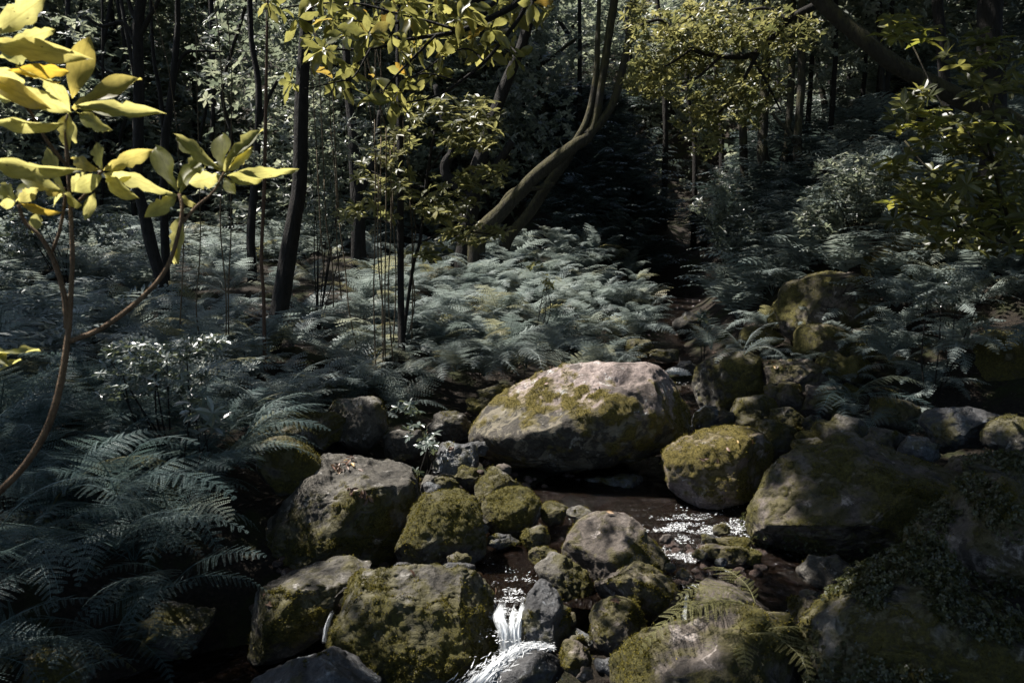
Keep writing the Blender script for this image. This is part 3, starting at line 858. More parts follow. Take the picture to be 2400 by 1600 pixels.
rock("small brown stone with a fallen leaf right of the mossy ledge",
     z10([(650, 1080), (700, 1060), (780, 1042), (850, 1060), (900, 1100), (912, 1150), (880, 1240), (760, 1260), (690, 1230), (655, 1140)]), 3.95, .9, 28, 5, 2, .25, .5, mat='rock_brown', tufts=600)
rock("flat brown rock with a mossy left edge beside the narrow fall",
     z10([(30, 1180), (80, 1060), (110, 970), (150, 945), (230, 955), (330, 985), (420, 1030), (500, 1075), (540, 1110), (480, 1150), (300, 1180), (150, 1210), (60, 1210)]),
     4.15, .9, 29, 6, 5, .2, .3, mat='rock_brown', tufts=1200)
def creeper_moss(W, n, l, mf):
    return .25 + .7 * mf
rock("rounded boulder draped with leafy creeper at the right edge",
     z10([(1560, 560), (1640, 420), (1720, 350), (1800, 310), (1900, 300), (1990, 330), (2050, 400), (2150, 420), (2260, 500), (2300, 700), (2250, 950), (1900, 1000), (1600, 950), (1450, 880), (1400, 800), (1420, 720), (1500, 660)]),
     4.1, .9, 30, 6, 3, .3, .3, mat='rock_brown', tufts=3500, mossfn=creeper_moss)
rock("large dark ledge overgrown with moss and leafy creeper in the bottom corner",
     z10([(700, 1480), (780, 1350), (870, 1240), (960, 1150), (1050, 1030), (1150, 920), (1300, 850), (1400, 770), (1480, 690), (1560, 710), (1620, 820), (1680, 1000), (1780, 1030), (1900, 1090), (2010, 1170), (2100, 1220), (2300, 1300), (2350, 1700), (1400, 1800), (650, 1760)]),
     3.35, .7, 31, 7, 5, .55, .3, tufts=9000)
rock("dark wet rock under the white chute at the bottom edge",
     z9([(180, 1560), (240, 1460), (330, 1400), (450, 1340), (560, 1320), (640, 1380), (680, 1480), (690, 1600), (600, 1700), (200, 1700)]), 3.9, .8, 32, 5, 4, -.3, .3, mat='rock_wet')
rock("small angular stone with a yellow mossy face beside the chute",
     z9([(660, 1350), (690, 1270), (730, 1250), (800, 1280), (860, 1310), (900, 1400), (880, 1490), (780, 1510), (690, 1460)]), 3.8, .9, 33, 5, 6, .2, .3, mat='rock_brown', tufts=500)
rock("small wet stone wedged above the angular mossy stone near the chute", z9([(740, 1200), (790, 1175), (870, 1200), (930, 1270), (900, 1320), (800, 1290), (745, 1250)]), 4.0, .9, 34, 5, 3, -.1, .3, mat='rock_wet')

small = [   # label, box in the 2352 view, t, moss, material, tufts
    ("flat mossy stone lying in shallow water right of the dome-shaped boulder", B(1595, 1250, 1722, 1302), 4.8, .45, 'rock_brown', 700),
    ("low mossy stone touching the foot of the long brownish boulder", B(1628, 1232, 1722, 1264), 5.0, .5, 'rock_brown', 500),
    ("tiny moss-covered stone against the foot of the long brownish boulder", B(1712, 1262, 1748, 1300), 4.75, .7, 'rock_brown', 250),
    ("small dark stone standing in the water near the small brown stone", B(1688, 1325, 1732, 1352), 4.4, .0, 'pebble', 0),
    ("moss-lined stone left of the dome-shaped boulder beside the ball-shaped stone", B(1240, 1152, 1302, 1212), 5.35, .5, 'rock', 500),
    ("small moss-topped stone just behind the dome-shaped boulder", B(1300, 1160, 1362, 1202), 5.2, .5, 'rock', 350),
    ("mossy lump of stone in front of the ball-shaped stone", B(1198, 1204, 1262, 1262), 5.0, .65, 'rock', 500),
    ("mossy pebble-sized rock above the dark angular rock", B(1212, 1254, 1278, 1304), 4.7, .6, 'rock_brown', 350),
    ("low wet stone at the foot of the ball-shaped stone", B(1115, 1225, 1195, 1262), 5.0, .3, 'rock_wet', 250),
    ("small mossy cone of stone at the foot of the five-sided boulder", B(1028, 1268, 1080, 1312), 4.6, .4, 'rock', 250),
    ("flat dark stone in front of the five-sided boulder", B(1005, 1292, 1095, 1325), 4.5, .1, 'rock_wet', 0),
    ("little dark stone under the five-sided boulder's left foot", B(900, 1290, 950, 1320), 4.6, .0, 'rock_wet', 0),
    ("mossy stone on top of the upstream heap with a pale crest", B(1678, 905, 1792, 985), 7.3, .45, 'rock', 900),
    ("rounded grey boulder at the head of the upstream heap", B(1778, 878, 1860, 950), 7.5, .25, 'rock_brown', 400),
    ("narrow dark stone left of the rounded grey boulder in the upstream heap", B(1752, 880, 1795, 935), 7.55, .2, 'rock_brown', 200),
    ("round mossy stone in the middle of the upstream heap", B(1758, 932, 1852, 1002), 6.9, .55, 'rock', 900),
    ("low mossy stone at the left of the upstream heap", B(1690, 942, 1772, 990), 7.0, .55, 'rock', 500),
    ("long mossy boulder at the front of the upstream heap", B(1690, 962, 1835, 1050), 6.6, .45, 'rock', 1200),
    ("flat grey stone speckled with pale leaves at the back of the heap", B(1838, 884, 1925, 970), 7.4, .1, 'rock_brown', 150),
    ("small grey stone between the wet stone and the upstream heap", B(1642, 944, 1690, 982), 7.1, .1, 'rock', 100),
    ("white-streaked wet stone beside the huge boulder's right end", B(1592, 930, 1672, 1020), 7.2, .25, 'rock_wet', 200),
    ("smooth egg-shaped stone behind the long brownish boulder", B(1820, 1004, 1905, 1050), 5.9, .2, 'rock', 150),
    ("mossy flat stone next to the smooth egg-shaped stone", B(1828, 990, 1892, 1020), 6.3, .5, 'rock', 150),
    ("dark rounded stone under the drooping ferns behind the long boulder", B(1868, 950, 1992, 1030), 6.2, .3, 'rock', 400),
    ("small dark stone in the gap right of the upstream heap", B(1842, 952, 1900, 1000), 6.7, .1, 'rock', 100),
    ("pale bluish wet rock glinting in the shade of the right bank", B(2118, 930, 2285, 1045), 6.0, -.05, 'rock_wet', 0),
    ("rounded dark mossy boulder at the right edge under the bank", B(2262, 955, 2420, 1075), 5.6, .3, 'rock', 400),
    ("mossy stone covered in small leaves at the right edge", B(2225, 1045, 2420, 1130), 4.8, .6, 'rock', 700),
    ("brown stone with an orange leaf behind the long boulder's right end", B(2170, 1040, 2275, 1100), 5.1, .0, 'rock_brown', 0),
    ("rounded mossy boulder in the shade under the left saplings", B(735, 915, 890, 1045), 6.5, .35, 'rock', 900),
    ("low mossy boulder under the fern bank, left of the rounded shaded one", B(635, 938, 795, 1040), 6.3, .35, 'rock', 700),
    ("grey boulder with fallen leaves left of the huge boulder", B(985, 1014, 1098, 1125), 6.0, .15, 'rock_wet', 200),
    ("small dark stone in front of the grey leaf-strewn boulder", B(965, 1088, 1060, 1140), 5.7, .15, 'rock', 150),
    ("small mossy stone wedged against the huge boulder's left end", B(1040, 1070, 1105, 1130), 5.85, .5, 'rock', 250),
    ("mossy flat rock behind the huge boulder's left shoulder", B(1095, 880, 1195, 930), 7.6, .4, 'rock', 400),
    ("mossy lump left of the huge boulder's shoulder", B(1070, 912, 1135, 955), 7.3, .5, 'rock', 250),
    ("dark rounded rock behind the grey leaf-strewn boulder", B(978, 945, 1085, 1015), 6.9, .15, 'rock', 200),
    ("dark low rock at the shady foot of the thin stems", B(880, 985, 985, 1060), 6.4, .2, 'rock', 200),
    ("grey boulder at the mouth of the dark gully", B(1545, 716, 1632, 775), 11.0, .25, 'rock', 200),
    ("mossy stone at the lower edge of the fern bank", B(1435, 776, 1502, 825), 9.8, .5, 'rock', 200),
    ("low mossy stone beside the upstream cascade", B(1490, 800, 1560, 832), 9.5, .45, 'rock', 150),
    ("black stone at the upstream cascade", B(1555, 828, 1605, 862), 9.7, -.1, 'rock_wet', 0),
    ("big rock under the clump of ferns beside the upstream cascade", B(1590, 800, 1770, 975), 8.3, .6, 'rock', 1500),
    ("mossy boulder with a pale edge on the right bank", B(1785, 625, 2015, 800), 8.8, .5, 'rock_brown', 1500),
    ("tall mossy boulder high on the right bank", B(1990, 525, 2170, 740), 9.1, .6, 'rock_brown', 1500),
    ("overhanging dark rock of the right bank above the ferns", B(2150, 760, 2460, 1000), 7.6, .75, 'rock', 1800),
    ("brown rock strewn with leaves at the foot of the right bank", B(1740, 822, 1900, 905), 8.0, .1, 'rock_brown', 200),
    ("moss-topped stone below the leaf-strewn brown rock", B(1890, 880, 1970, 930), 7.8, .55, 'rock', 250),
    ("mossy block below the pale-edged boulder of the right bank", B(1825, 745, 1955, 835), 8.5, .6, 'rock_brown', 500),
    ("mossy rock right of the mossy block on the right bank", B(1945, 755, 2085, 855), 8.3, .55, 'rock', 500),
    ("rounded mossy rock halfway down the right bank", B(1875, 805, 1995, 895), 8.0, .5, 'rock', 400),
    ("mossy rock left of the pale-edged boulder near the gully", B(1700, 745, 1800, 815), 9.0, .5, 'rock', 300),
    ("dark mossy rock high under the bank's ferns", B(2065, 690, 2215, 800), 8.4, .6, 'rock', 500),
    ("small mossy rock at the gully's right lip", B(1765, 690, 1850, 760), 9.4, .55, 'rock', 250),
    ("dark stone behind the long boulder's back", B(1985, 985, 2075, 1045), 5.9, .3, 'rock', 200),
    ("flat dark stone between the long boulder and the bluish rock", B(2065, 1000, 2160, 1060), 5.7, .1, 'rock_wet', 0),
    ("round dark stone under the right bank's shadow", B(2000, 915, 2110, 990), 6.5, .35, 'rock', 250),
    ("dark rounded rock in the bottom corner under the ferns", B(55, 1492, 212, 1620), 3.5, .45, 'rock', 700),
    ("wedge of dark rock at the edge of the lower pool under the ferns", B(325, 1378, 495, 1515), 4.3, .25, 'rock', 500),
    ("black rock in the shadow under the huge boulder", B(1340, 1085, 1480, 1150), 6.4, -.1, 'rock_wet', 0),
    ("dark stone at the water's edge under the long boulder", B(1830, 1270, 1960, 1370), 4.6, .2, 'rock', 200),
    ("low brown rock at the stream edge right of the mossy ledge", B(1890, 1330, 1990, 1420), 4.3, .1, 'rock_brown', 100),
]
for i, (lab, bx_, t_, mo_, mat_, tu_) in enumerate(small):
    w_px = bx_[1][0] - bx_[0][0]
    rock(lab, bx_, t_, .9, 50 + i, 6 if w_px > 150 else 5, 4 if i % 3 else 2, mo_, .5, mat_, tufts=tu_, name="stone" if w_px < 120 else "boulder", cat="stone" if w_px < 120 else "boulder")

extra = [(1128, 1240, 34, 4.9), (1160, 1272, 26, 4.75), (1560, 1262, 30, 4.8), (1640, 1300, 34, 4.6), (1690, 1318, 30, 4.55), (1745, 1365, 44, 4.35),
         (1600, 1345, 34, 4.4), (1570, 1330, 28, 4.45), (1330, 1450, 44, 4.1), (1350, 1502, 40, 3.95), (1420, 1560, 60, 3.7), (1370, 1575, 44, 3.65), (955, 1175, 50, 5.3), (1010, 1150, 56, 5.6), (1085, 1165, 40, 5.5), (1690, 1240, 40, 5.1), (1660, 1262, 34, 4.95),
         (1900, 1400, 50, 4.2), (1955, 1440, 40, 4.1), (1120, 1050, 50, 6.2), (1180, 1100, 40, 6.1), (900, 1100, 50, 5.9), (1720, 1085, 44, 5.8), (1775, 1065, 50, 6.2), (2060, 1120, 60, 5.6), (1960, 1060, 50, 6.1), (2120, 1080, 60, 5.7)]
for i, (x_, y_, w_, t_) in enumerate(extra):
    rock("small wet stone lodged in the stream bed between the larger boulders", [(x_ - w_ / 2, y_ - w_ * .36), (x_ + w_ / 2, y_ + w_ * .42)], t_, .9, 150 + i, 4, 3, (.35, -.1, .1)[i % 3], .5, ('rock', 'rock_wet', 'rock_brown')[i % 3], name="stone", cat="stone", group="small stones between the boulders", tufts=120 if i % 3 == 0 else 0)

# pebbles of the shallow riffle
pv, pf = ico(3)
peb = []
for k in range(6):
    q = pv * np.array([1, .8, .55]) + .18 * rng.normal(size=3)
    q = q + pv * (.18 * fbm(pv * 1.4 + k * 7, 2, k))[:, None]
    me = make_mesh("pebble", q, pf, True, {"moss": np.full(len(pv), -.3)})
    me.materials.append(M['pebble'])
    peb.append(me)
for k in range(70):
    px, py = rng.uniform(1560, 1790), rng.uniform(1275, 1385)
    if k > 50: px, py = rng.uniform(1230, 1420), rng.uniform(1470, 1590)
    r = rng.uniform(.02, .055)
    ang = math.atan((py - 800) / FPX) + PITCH
    zl = 0.0 if k <= 50 else -.3
    y = (2 - zl) / math.tan(ang)
    x = (px - 1200) / FPX * (y * math.cos(PITCH) + (2 - zl) * math.sin(PITCH))
    o = add("pebble", peb[k % 6], None, label="reddish-brown wet pebble in the shallow riffle" if k <= 50 else "dark wet pebble below the cracked rock", cat="pebble",
            group="pebbles in the riffle" if k <= 50 else "pebbles below the falls")
    o.location = (x, y, zl + r * .1)
    o.scale = (r, r, r)
    o.rotation_euler = (rng.normal() * .3, rng.normal() * .3, rng.uniform(0, 6.28))

# ------------------------------------------------------------------ leaves
def leaf_geo(n=8, curl=.15, fold=.12, wav=0.0, peak=1.1, bite=0):
    V, F = [], []
    r_ = np.random.default_rng(int(curl * 1000 + fold * 777 + bite * 13 + n))
    for i in range(n + 1):
        x = i / n
        w = .5 * max(0, math.sin(math.pi * min(1, x ** peak))) ** .85
        if i == 0: w = .015
        if i == n: w = .004
        zc = -curl * x * x
        for sgn in (-1, 0, 1):
            ww = w
            if sgn and bite and r_.random() < .22 and 1 < i < n: ww *= r_.uniform(.55, .85)
            V.append((x, sgn * ww, zc + fold * abs(sgn) * ww + wav * math.sin(x * 9 + sgn) * abs(sgn) * .04))
    for i in range(n):
        a = i * 3
        F.append((a, a + 3, a + 4, a + 1)); F.append((a + 1, a + 4, a + 5, a + 2))
    return np.array(V), np.array(F)

def leaf_set(name, mat, n, specs):
    out = []
    for c, f, w, b in specs:
        v, q = leaf_geo(n, c, f, w, 1.1 + .15 * (b % 2), b)
        me = make_mesh(name, v, q)
        me.materials.append(M[mat])
        out.append(me)
    return out
SAP_LEAVES = leaf_set("leaf", 'sap_leaf', 12, [(.05, .10, 1, 0), (.14, .16, 1, 1), (.22, .2, 1, 2), (-.05, .14, 1, 3), (.3, .12, 1, 4), (.1, .05, 1, 5)])
BR_LEAVES = leaf_set("leaf", 'branch_leaf', 9, [(.08, .12, 1, 0), (.18, .2, 1, 1), (.28, .16, 1, 2), (.02, .15, 1, 3), (.36, .2, 1, 5)])
RT_LEAVES = leaf_set("leaf", 'right_leaf', 6, [(.1, .14, 1, 0), (.2, .2, 1, 1), (.3, .1, 1, 2)])

def place_leaf(mesh, base, tip, width, normal, parent, name="leaf"):
    x = np.array(tip) - np.array(base)
    L = np.linalg.norm(x)
    Rm = frames(x[None], np.array(normal, float)[None])[0]
    mt = np.eye(4)
    mt[:3, 0] = Rm[:, 0] * L
    mt[:3, 1] = Rm[:, 1] * width
    mt[:3, 2] = Rm[:, 2] * L
    mt[:3, 3] = base
    o = bpy.data.objects.new(name, mesh)
    COL.objects.link(o)
    o.parent = parent
    o.matrix_world = Matrix(mt.tolist())
    # parent sits at a plain translation: store relative matrix
    o.matrix_parent_inverse = Matrix.Translation(-parent.location)
    o.matrix_basis = Matrix(mt.tolist())
    return o

def tube_geo(path4, sides=10, lump=.08, seed=0):
    """path4: (n,4) points with radius"""
    P, r = path4[:, :3], path4[:, 3]
    n = len(P)
    T = np.gradient(P, axis=0)
    T /= np.maximum(1e-9, np.linalg.norm(T, axis=1, keepdims=True))
    ref = np.array([.13, .98, .1])
    u = np.cross(T, ref); u /= np.maximum(1e-6, np.linalg.norm(u, axis=1, keepdims=True))
    w = np.cross(T, u)
    a = np.linspace(0, 2 * math.pi, sides + 1)[:-1]
    ring = u[:, None, :] * np.cos(a)[None, :, None] + w[:, None, :] * np.sin(a)[None, :, None]
    nz = 1 + lump * fbm((P[:, None, :] * 2.2 + ring * .8).reshape(-1, 3) + seed, 3, seed).reshape(n, sides)
    V = P[:, None, :] + ring * (r[:, None] * nz)[:, :, None]
    V = np.concatenate([V.reshape(-1, 3), P[:1], P[-1:]])
    F = []
    for i in range(n - 1):
        for j in range(sides):
            k = (j + 1) % sides
            F.append((i * sides + j, i * sides + k, (i + 1) * sides + k, (i + 1) * sides + j))
    for j in range(sides):
        k = (j + 1) % sides
        F.append((n * sides, k, j, j)); F.append((n * sides + 1, (n - 1) * sides + j, (n - 1) * sides + k, (n - 1) * sides + k))
    return V, F

def tube(name, path4, mat, parent, sides=10, lump=.08, seed=0, sub=6):
    sp = smooth_path(path4, sub)
    V, F = tube_geo(sp, sides, lump, seed)
    m = bpy.data.meshes.new(name)
    F = [f if f[2] != f[3] else f[:3] for f in F]
    off = np.array(parent.location) if parent is not None else np.zeros(3)
    m.from_pydata((V - off).tolist(), [], F)
    m.polygons.foreach_set("use_smooth", np.ones(len(m.polygons), bool))
    m.update()
    return add(name, m, M[mat], parent), sp

def px_path(pts, t, dt=0.0):
    """[(px,py,half width px[,t])] -> (x,y,z,r)"""
    out = []
    n = len(pts)
    for i, p in enumerate(pts):
        tt = p[3] if len(p) > 3 else t + dt * i / max(1, n - 1)
        out.append((*at(p[0], p[1], tt), p[2] * tt / FPX))
    return out

# ---- the near sapling with big backlit leaves
sap_root = at(-420, 1420, 1.72)
sap = empty("sapling", (float(sap_root[0]), float(sap_root[1]), gz(sap_root[0], sap_root[1])),
            "slender sapling with large glowing yellow-green leaves nearest the camera", "sapling")
base = np.array(sap.location)
st = px_path([(0, 1150, 8.5), (62, 1085, 8), (112, 1000, 8), (142, 900, 7.5), (158, 800, 7), (166, 700, 6), (170, 600, 5.5), (166, 500, 5), (160, 400, 4.6), (155, 300, 4.2), (166, 255, 3.8)], 1.75)
st = [(*base, .014), *px_path([(-190, 1300, 11), (-80, 1220, 10)], 1.75)] + st
tube("stem", st, 'twig', sap, 9, .1)
tube("stem", px_path([(157, 770, 6.5), (150, 690, 6), (126, 610, 6), (95, 555, 5), (58, 520, 4.5), (44, 480, 4)], 1.75, -.03), 'twig', sap, 8, .1)
tube("stem", px_path([(164, 800, 6.5), (240, 768, 6), (330, 700, 6), (390, 630, 5.5), (420, 540, 5), (427, 485, 4.5), (420, 455, 4)], 1.75, .05), 'twig', sap, 8, .1)
tube("stem", px_path([(430, 520, 4), (460, 485, 4), (500, 450, 3.5), (525, 405, 3.2)], 1.79, .04), 'twig', sap, 8, .1)
tube("stem", px_path([(122, 590, 4), (140, 540, 4), (152, 470, 3.5), (150, 440, 3)], 1.75, .02), 'twig', sap, 7, .1)
tube("stem", px_path([(165, 490, 4), (205, 450, 4), (238, 400, 3.4)], 1.75, .03), 'twig', sap, 7, .1)
tube("stem", px_path([(158, 390, 4), (110, 330, 4), (60, 250, 3.5), (-20, 200, 3.5)], 1.75, -.12), 'twig', sap, 7, .1)
z1 = .3826
SL = [  # base, tip (first zoom), width, depth offset of tip, mesh
    (440, 600, 545, 215, 160, .02), (450, 670, 832, 450, 150, .0), (470, 660, 940, 672, 110, -.04), (470, 690, 700, 800, 110, -.05), (420, 690, 372, 885, 135, -.02),
    (430, 700, 275, 480, 130, -.06), (415, 690, 460, 880, 100, .04),
    (1085, 1170, 935, 868, 135, .03), (1090, 1150, 1240, 905, 100, .06), (1085, 1200, 700, 1035, 115, -.02), (1080, 1210, 905, 1310, 110, -.05), (1110, 1205, 1180, 1262, 80, -.05), (1100, 1180, 1255, 1010, 80, .08),
    (1370, 1050, 1345, 798, 140, .03), (1375, 1050, 1575, 752, 105, .02), (1360, 1050, 1090, 828, 110, .05), (1385, 1050, 1562, 925, 70, .0), (1385, 1060, 1812, 1060, 85, -.03), (1385, 1075, 1600, 1110, 100, -.04),
    (1375, 1090, 1430, 1178, 80, -.03), (1350, 1075, 1165, 1130, 120, -.03),
    (625, 1040, 600, 878, 115, .02), (635, 1045, 925, 920, 110, .01), (615, 1050, 415, 970, 100, .04), (620, 1075, 455, 1170, 110, -.05), (640, 1070, 800, 1215, 120, -.06), (630, 1060, 800, 1110, 130, .03),
    (395, 1180, 300, 905, 120, .03), (390, 1180, 78, 1055, 100, -.02), (400, 1180, 535, 1060, 100, .05), (400, 1190, 490, 1262, 100, -.04), (385, 1185, 240, 1150, 90, .04), (390, 1195, 300, 1250, 90, -.04),
    (100, 1235, 15, 1130, 110, .02), (105, 1230, 185, 1085, 90, .03), (100, 1235, 225, 1160, 90, -.02), (95, 1245, 0, 1250, 70, -.03), (115, 1240, 340, 1320, 70, -.03), (90, 1240, -40, 1160, 90, .05),
    (-60, 220, 290, -20, 170, .0), (-60, 260, 410, 345, 150, -.06), (20, 280, 345, 185, 110, .05), (-60, 470, 285, 665, 140, -.05), (-60, 730, 335, 800, 110, -.05), (-60, 980, 350, 1085, 130, -.1),
    (40, 430, 420, 440, 100, .08), (100, 400, 330, 560, 110, .05), (-40, 400, 150, 520, 120, .05), (30, 520, 440, 690, 120, .07), (-50, 580, 90, 590, 100, .02), (-40, 130, 160, 120, 110, .06), (0, 340, 200, 330, 130, .1),
    (1115, 1310, 1035, 1590, 115, -.02), (245, 1295, 195, 1425, 90, .0), (580, 1180, 520, 1350, 75, .0), (1090, 1480, 1055, 1620, 60, .02),
]
for i, (bx_, by_, tx_, ty_, w_, do_) in enumerate(SL):
    t0 = 1.75 if bx_ < 1000 else 1.81
    if bx_ < 60 or (bx_ < 110 and by_ < 560): t0 = 1.62
    b_ = at(bx_ * z1, by_ * z1, t0)
    p_ = at(tx_ * z1, ty_ * z1, t0 + do_)
    nrm = -FWD * 1.0 + np.array([rng.normal() * .3, 0, -.45 + rng.normal() * .3])
    place_leaf(SAP_LEAVES[i % 6], b_, p_, w_ * z1 * t0 / FPX * .95, nrm, sap)
for (bx_, by_, tx_, ty_, w_) in [(-30, 830, 98, 826, 18), (-30, 880, 55, 846, 16), (-30, 800, 20, 860, 30)]:
    place_leaf(SAP_LEAVES[3], at(bx_, by_, 1.6), at(tx_, ty_, 1.58), w_ * 1.6 / FPX, (0, -.6, .8), sap)

# ------------------------------------------------------------------ ferns
def frond_geo(detail, seed, bend=(28, 108), pairs=20, width=.27):
    r_ = np.random.default_rng(seed)
    n = 26
    th = np.radians(bend[0] + (bend[1] - bend[0]) * np.linspace(0, 1, n + 1) ** 1.25)
    sway = np.cumsum(r_.normal(size=n + 1)) * .008
    px = np.concatenate([[0], np.cumsum(np.sin(th[:-1]) / n)])
    pz = np.concatenate([[0], np.cumsum(np.cos(th[:-1]) / n)])
    C = np.c_[px, sway, pz]
    T = np.gradient(C, axis=0); T /= np.linalg.norm(T, axis=1, keepdims=True)
    V, F = [], []
    def tri(a, b, c):
        k = len(V); V.extend([a, b, c]); F.append((k, k + 1, k + 2))
    # stalk: a three-sided tapering strip
    for i in range(0, n, 2 if detail else 5):
        j = min(n, i + (2 if detail else 5))
        r0, r1 = .006 * (1 - i / n) + .0012, .006 * (1 - j / n) + .0012
        sY = np.array([0, 1, 0])
        nn = np.cross(T[i], sY)
        k = len(V)
        V.extend([C[i] - sY * r0, C[i] + sY * r0, C[i] + nn * r0, C[j] - sY * r1, C[j] + sY * r1, C[j] + nn * r1])
        for a, b in ((0, 1), (1, 2), (2, 0)):
            F.append((k + a, k + b, k + b + 3)); F.append((k + a, k + b + 3, k + a + 3))
    for i in range(pairs):
        s = .16 + .83 * (i / (pairs - 1)) ** .95
        q = (s - .16) / .84
        lp = width * min(1, .45 + q / .22 * .55) * (1 - q) ** .75 + .012
        x = s * n
        a = int(min(n - 1, x)); fr = x - a
        P = C[a] * (1 - fr) + C[a + 1] * fr
        t = T[a]
        nrm = np.cross(t, [0, 1, 0]); nrm = nrm if nrm[2] > 0 or True else -nrm
        nrm = -np.cross([0, 1, 0], t)
        if nrm @ np.array([-t[2], 0, t[0]]) < 0: nrm = -nrm
        for sg in (-1, 1):
            d = unit(np.array([0, sg, 0]) * math.sin(rad(66)) + t * math.cos(rad(66)) - nrm * (.10 + .08 * r_.normal()) + r_.normal(size=3) * .03)
            side = unit(np.cross(nrm, d))
            L = lp * r_.uniform(.9, 1.08)
            if detail == 0:
                w = .038
                k = len(V)
                V.extend([P, P + d * L * .4 + side * w * .55, P + d * L - nrm * .12 * L, P + d * L * .4 - side * w * .55])
                F.append((k, k + 1, k + 2)); F.append((k, k + 2, k + 3))
                continue
            m = (15 if detail == 2 else 8)
            m = max(4, int(m * (.35 + .65 * L / width)))
            for jj in range(m):
                u = (jj + .3) / m
                Q = P + d * L * u - nrm * (.16 * L * u * u)
                pl = (.0235 if detail == 2 else .037) * (1 - u) ** .55 * (.6 + .4 * L / width) + .003
                gap = L / m
                for sd in (-1, 1):
                    dd = unit(side * sd + d * .38 - nrm * .12)
                    if detail == 2:
                        k = len(V)
                        V.extend([Q - d * gap * .30, Q + dd * pl * .5 - d * gap * .12, Q + dd * pl, Q + d * gap * .48 + dd * pl * .35])
                        F.append((k, k + 1, k + 2)); F.append((k, k + 2, k + 3))
                    else:
                        tri(Q - d * gap * .45, Q + dd * pl, Q + d * gap * .5)
    return np.array(V), np.array(F)

FR = {}
for nm, det, cnt, prs, bends in (('near', 2, 5, 17, [(14, 112), (20, 124), (8, 102), (28, 128), (30, 100)]),
                                 ('mid', 1, 5, 19, [(12, 112), (20, 124), (6, 100), (30, 128), (26, 100)])):
    FR[nm] = []
    for k in range(cnt):
        v, f = frond_geo(det, 40 + k, bends[k], prs, .25 + .03 * (k % 3))
        me = make_mesh("frond", v, f, False)
        me.materials.append(M['fern_near' if nm == 'near' else 'fern'])
        FR[nm].append(me)
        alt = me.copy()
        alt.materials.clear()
        alt.materials.append(M['fern_gold' if nm == 'near' else 'fern_shaded'])
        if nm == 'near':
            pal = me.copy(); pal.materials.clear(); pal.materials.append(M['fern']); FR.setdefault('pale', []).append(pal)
        FR.setdefault('gold' if nm == 'near' else 'dark', []).append(alt)  # dark set: same fronds with shade painted into their colour

def fern(x, y, size, label, group=None, kind='mid', n=9, z=None, lean=None, spread=None, tilt=0.0):
    """one fern plant: a rosette of arching fronds; lean = heading (degrees from +X) most fronds turn to"""
    e = empty("fern", (x, y, (gz(x, y) if z is None else z) - .02), label, "fern", group)
    a0 = rng.uniform(0, 6.28)
    for k in range(n):
        a = a0 + k * 2.4 + rng.normal() * .25
        if lean is not None:
            a = rad(lean) + (rng.random() - .5) * 2 * rad(spread or 80)
        o = bpy.data.objects.new("frond", FR[kind][rng.integers(len(FR[kind]))])
        COL.objects.link(o)
        o.parent = e
        s = size * rng.uniform(.65, 1.12)
        o.scale = (s * rng.uniform(.9, 1.15), s, s * rng.uniform(.75, 1.05))
        o.rotation_euler = (rng.normal() * .18, tilt + rng.normal() * .14, a)
    return e

def rock_free(x, y, z, margin=.0):
    return True

PLACES = [(330, "behind the near sapling"), (640, "left of the dark leaning trunk"), (980, "behind the thin straight stems"), (1320, "behind the crooked tree"), (1700, "beyond the forked tree's upper stems"), (2050, "behind the right-slope trunks"), (9999, "beyond the slanting mossy trunk")]
def place(x, y):
    px = 1200 + FPX * x / (y * math.cos(PITCH))
    return next(w for lim_, w in PLACES if px < lim_)

def in_zone(n, poly):
    p = np.array(poly, float)
    out = []
    lo, hi = p.min(0), p.max(0)
    tries = 0
    while len(out) < n and tries < n * 40:
        tries += 1
        q = lo + rng.random(2) * (hi - lo)
        c = False
        for i in range(len(p)):
            a, b = p[i], p[i - 1]
            if (a[1] > q[1]) != (b[1] > q[1]) and q[0] < (b[0] - a[0]) * (q[1] - a[1]) / (b[1] - a[1]) + a[0]:
                c = not c
        if c and all((q[0] - o[0]) ** 2 + (q[1] - o[1]) ** 2 > (.16 + .012 * q[1]) ** 2 for o in out[-60:]):
            out.append(q)
    return out

zones = [
    (104, [(-1.9, 9.2), (-.4, 8.9), (.8, 8.9), (1.35, 9.4), (1.8, 11), (2.2, 13), (2.2, 14.6), (0, 14.6), (-2, 12.5), (-2.2, 10)], .74, 'mid', 9, -80, 120,
     "pale grey-green fern on the sunlit bank behind the huge boulder", "ferns on the sunlit bank"),
    (44, [(-4.6, 6.2), (-1.6, 6.1), (-1.0, 7.6), (-1.6, 9.2), (-2.4, 10.4), (-5.6, 10.4)], .85, 'mid', 9, -75, 140,
     "grey-green fern under the trees beyond the left saplings", "ferns under the left trees"),
    (30, [(-3.2, 4.2), (-2.15, 4.3), (-1.95, 5.3), (-1.9, 6.1), (-3.9, 6.1)], .8, 'near', 10, -60, 130,
     "feathery blue-green fern on the left bank above the pool", "ferns on the left bank"),
    (32, [(-8, 10.6), (-2.4, 10.6), (-1.2, 13), (-1.5, 17), (-9, 17)], .95, 'mid', 8, -80, 150,
     "fern in the deep growth behind the left trees", "ferns behind the left trees"),
    (28, [(4.1, 8.0), (5.8, 7.8), (5.6, 11), (3.5, 11), (3.3, 10.0), (4.0, 9.6)], .85, 'mid', 9, -125, 90,
     "dusky fern among the rocks of the right bank", "ferns on the right bank"),
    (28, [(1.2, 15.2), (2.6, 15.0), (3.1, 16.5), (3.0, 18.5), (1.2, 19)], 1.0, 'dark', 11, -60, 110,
     "drooping fern with shade in its colour on the steep spur beside the gully", "ferns on the dark spur"),
]
nf = 0
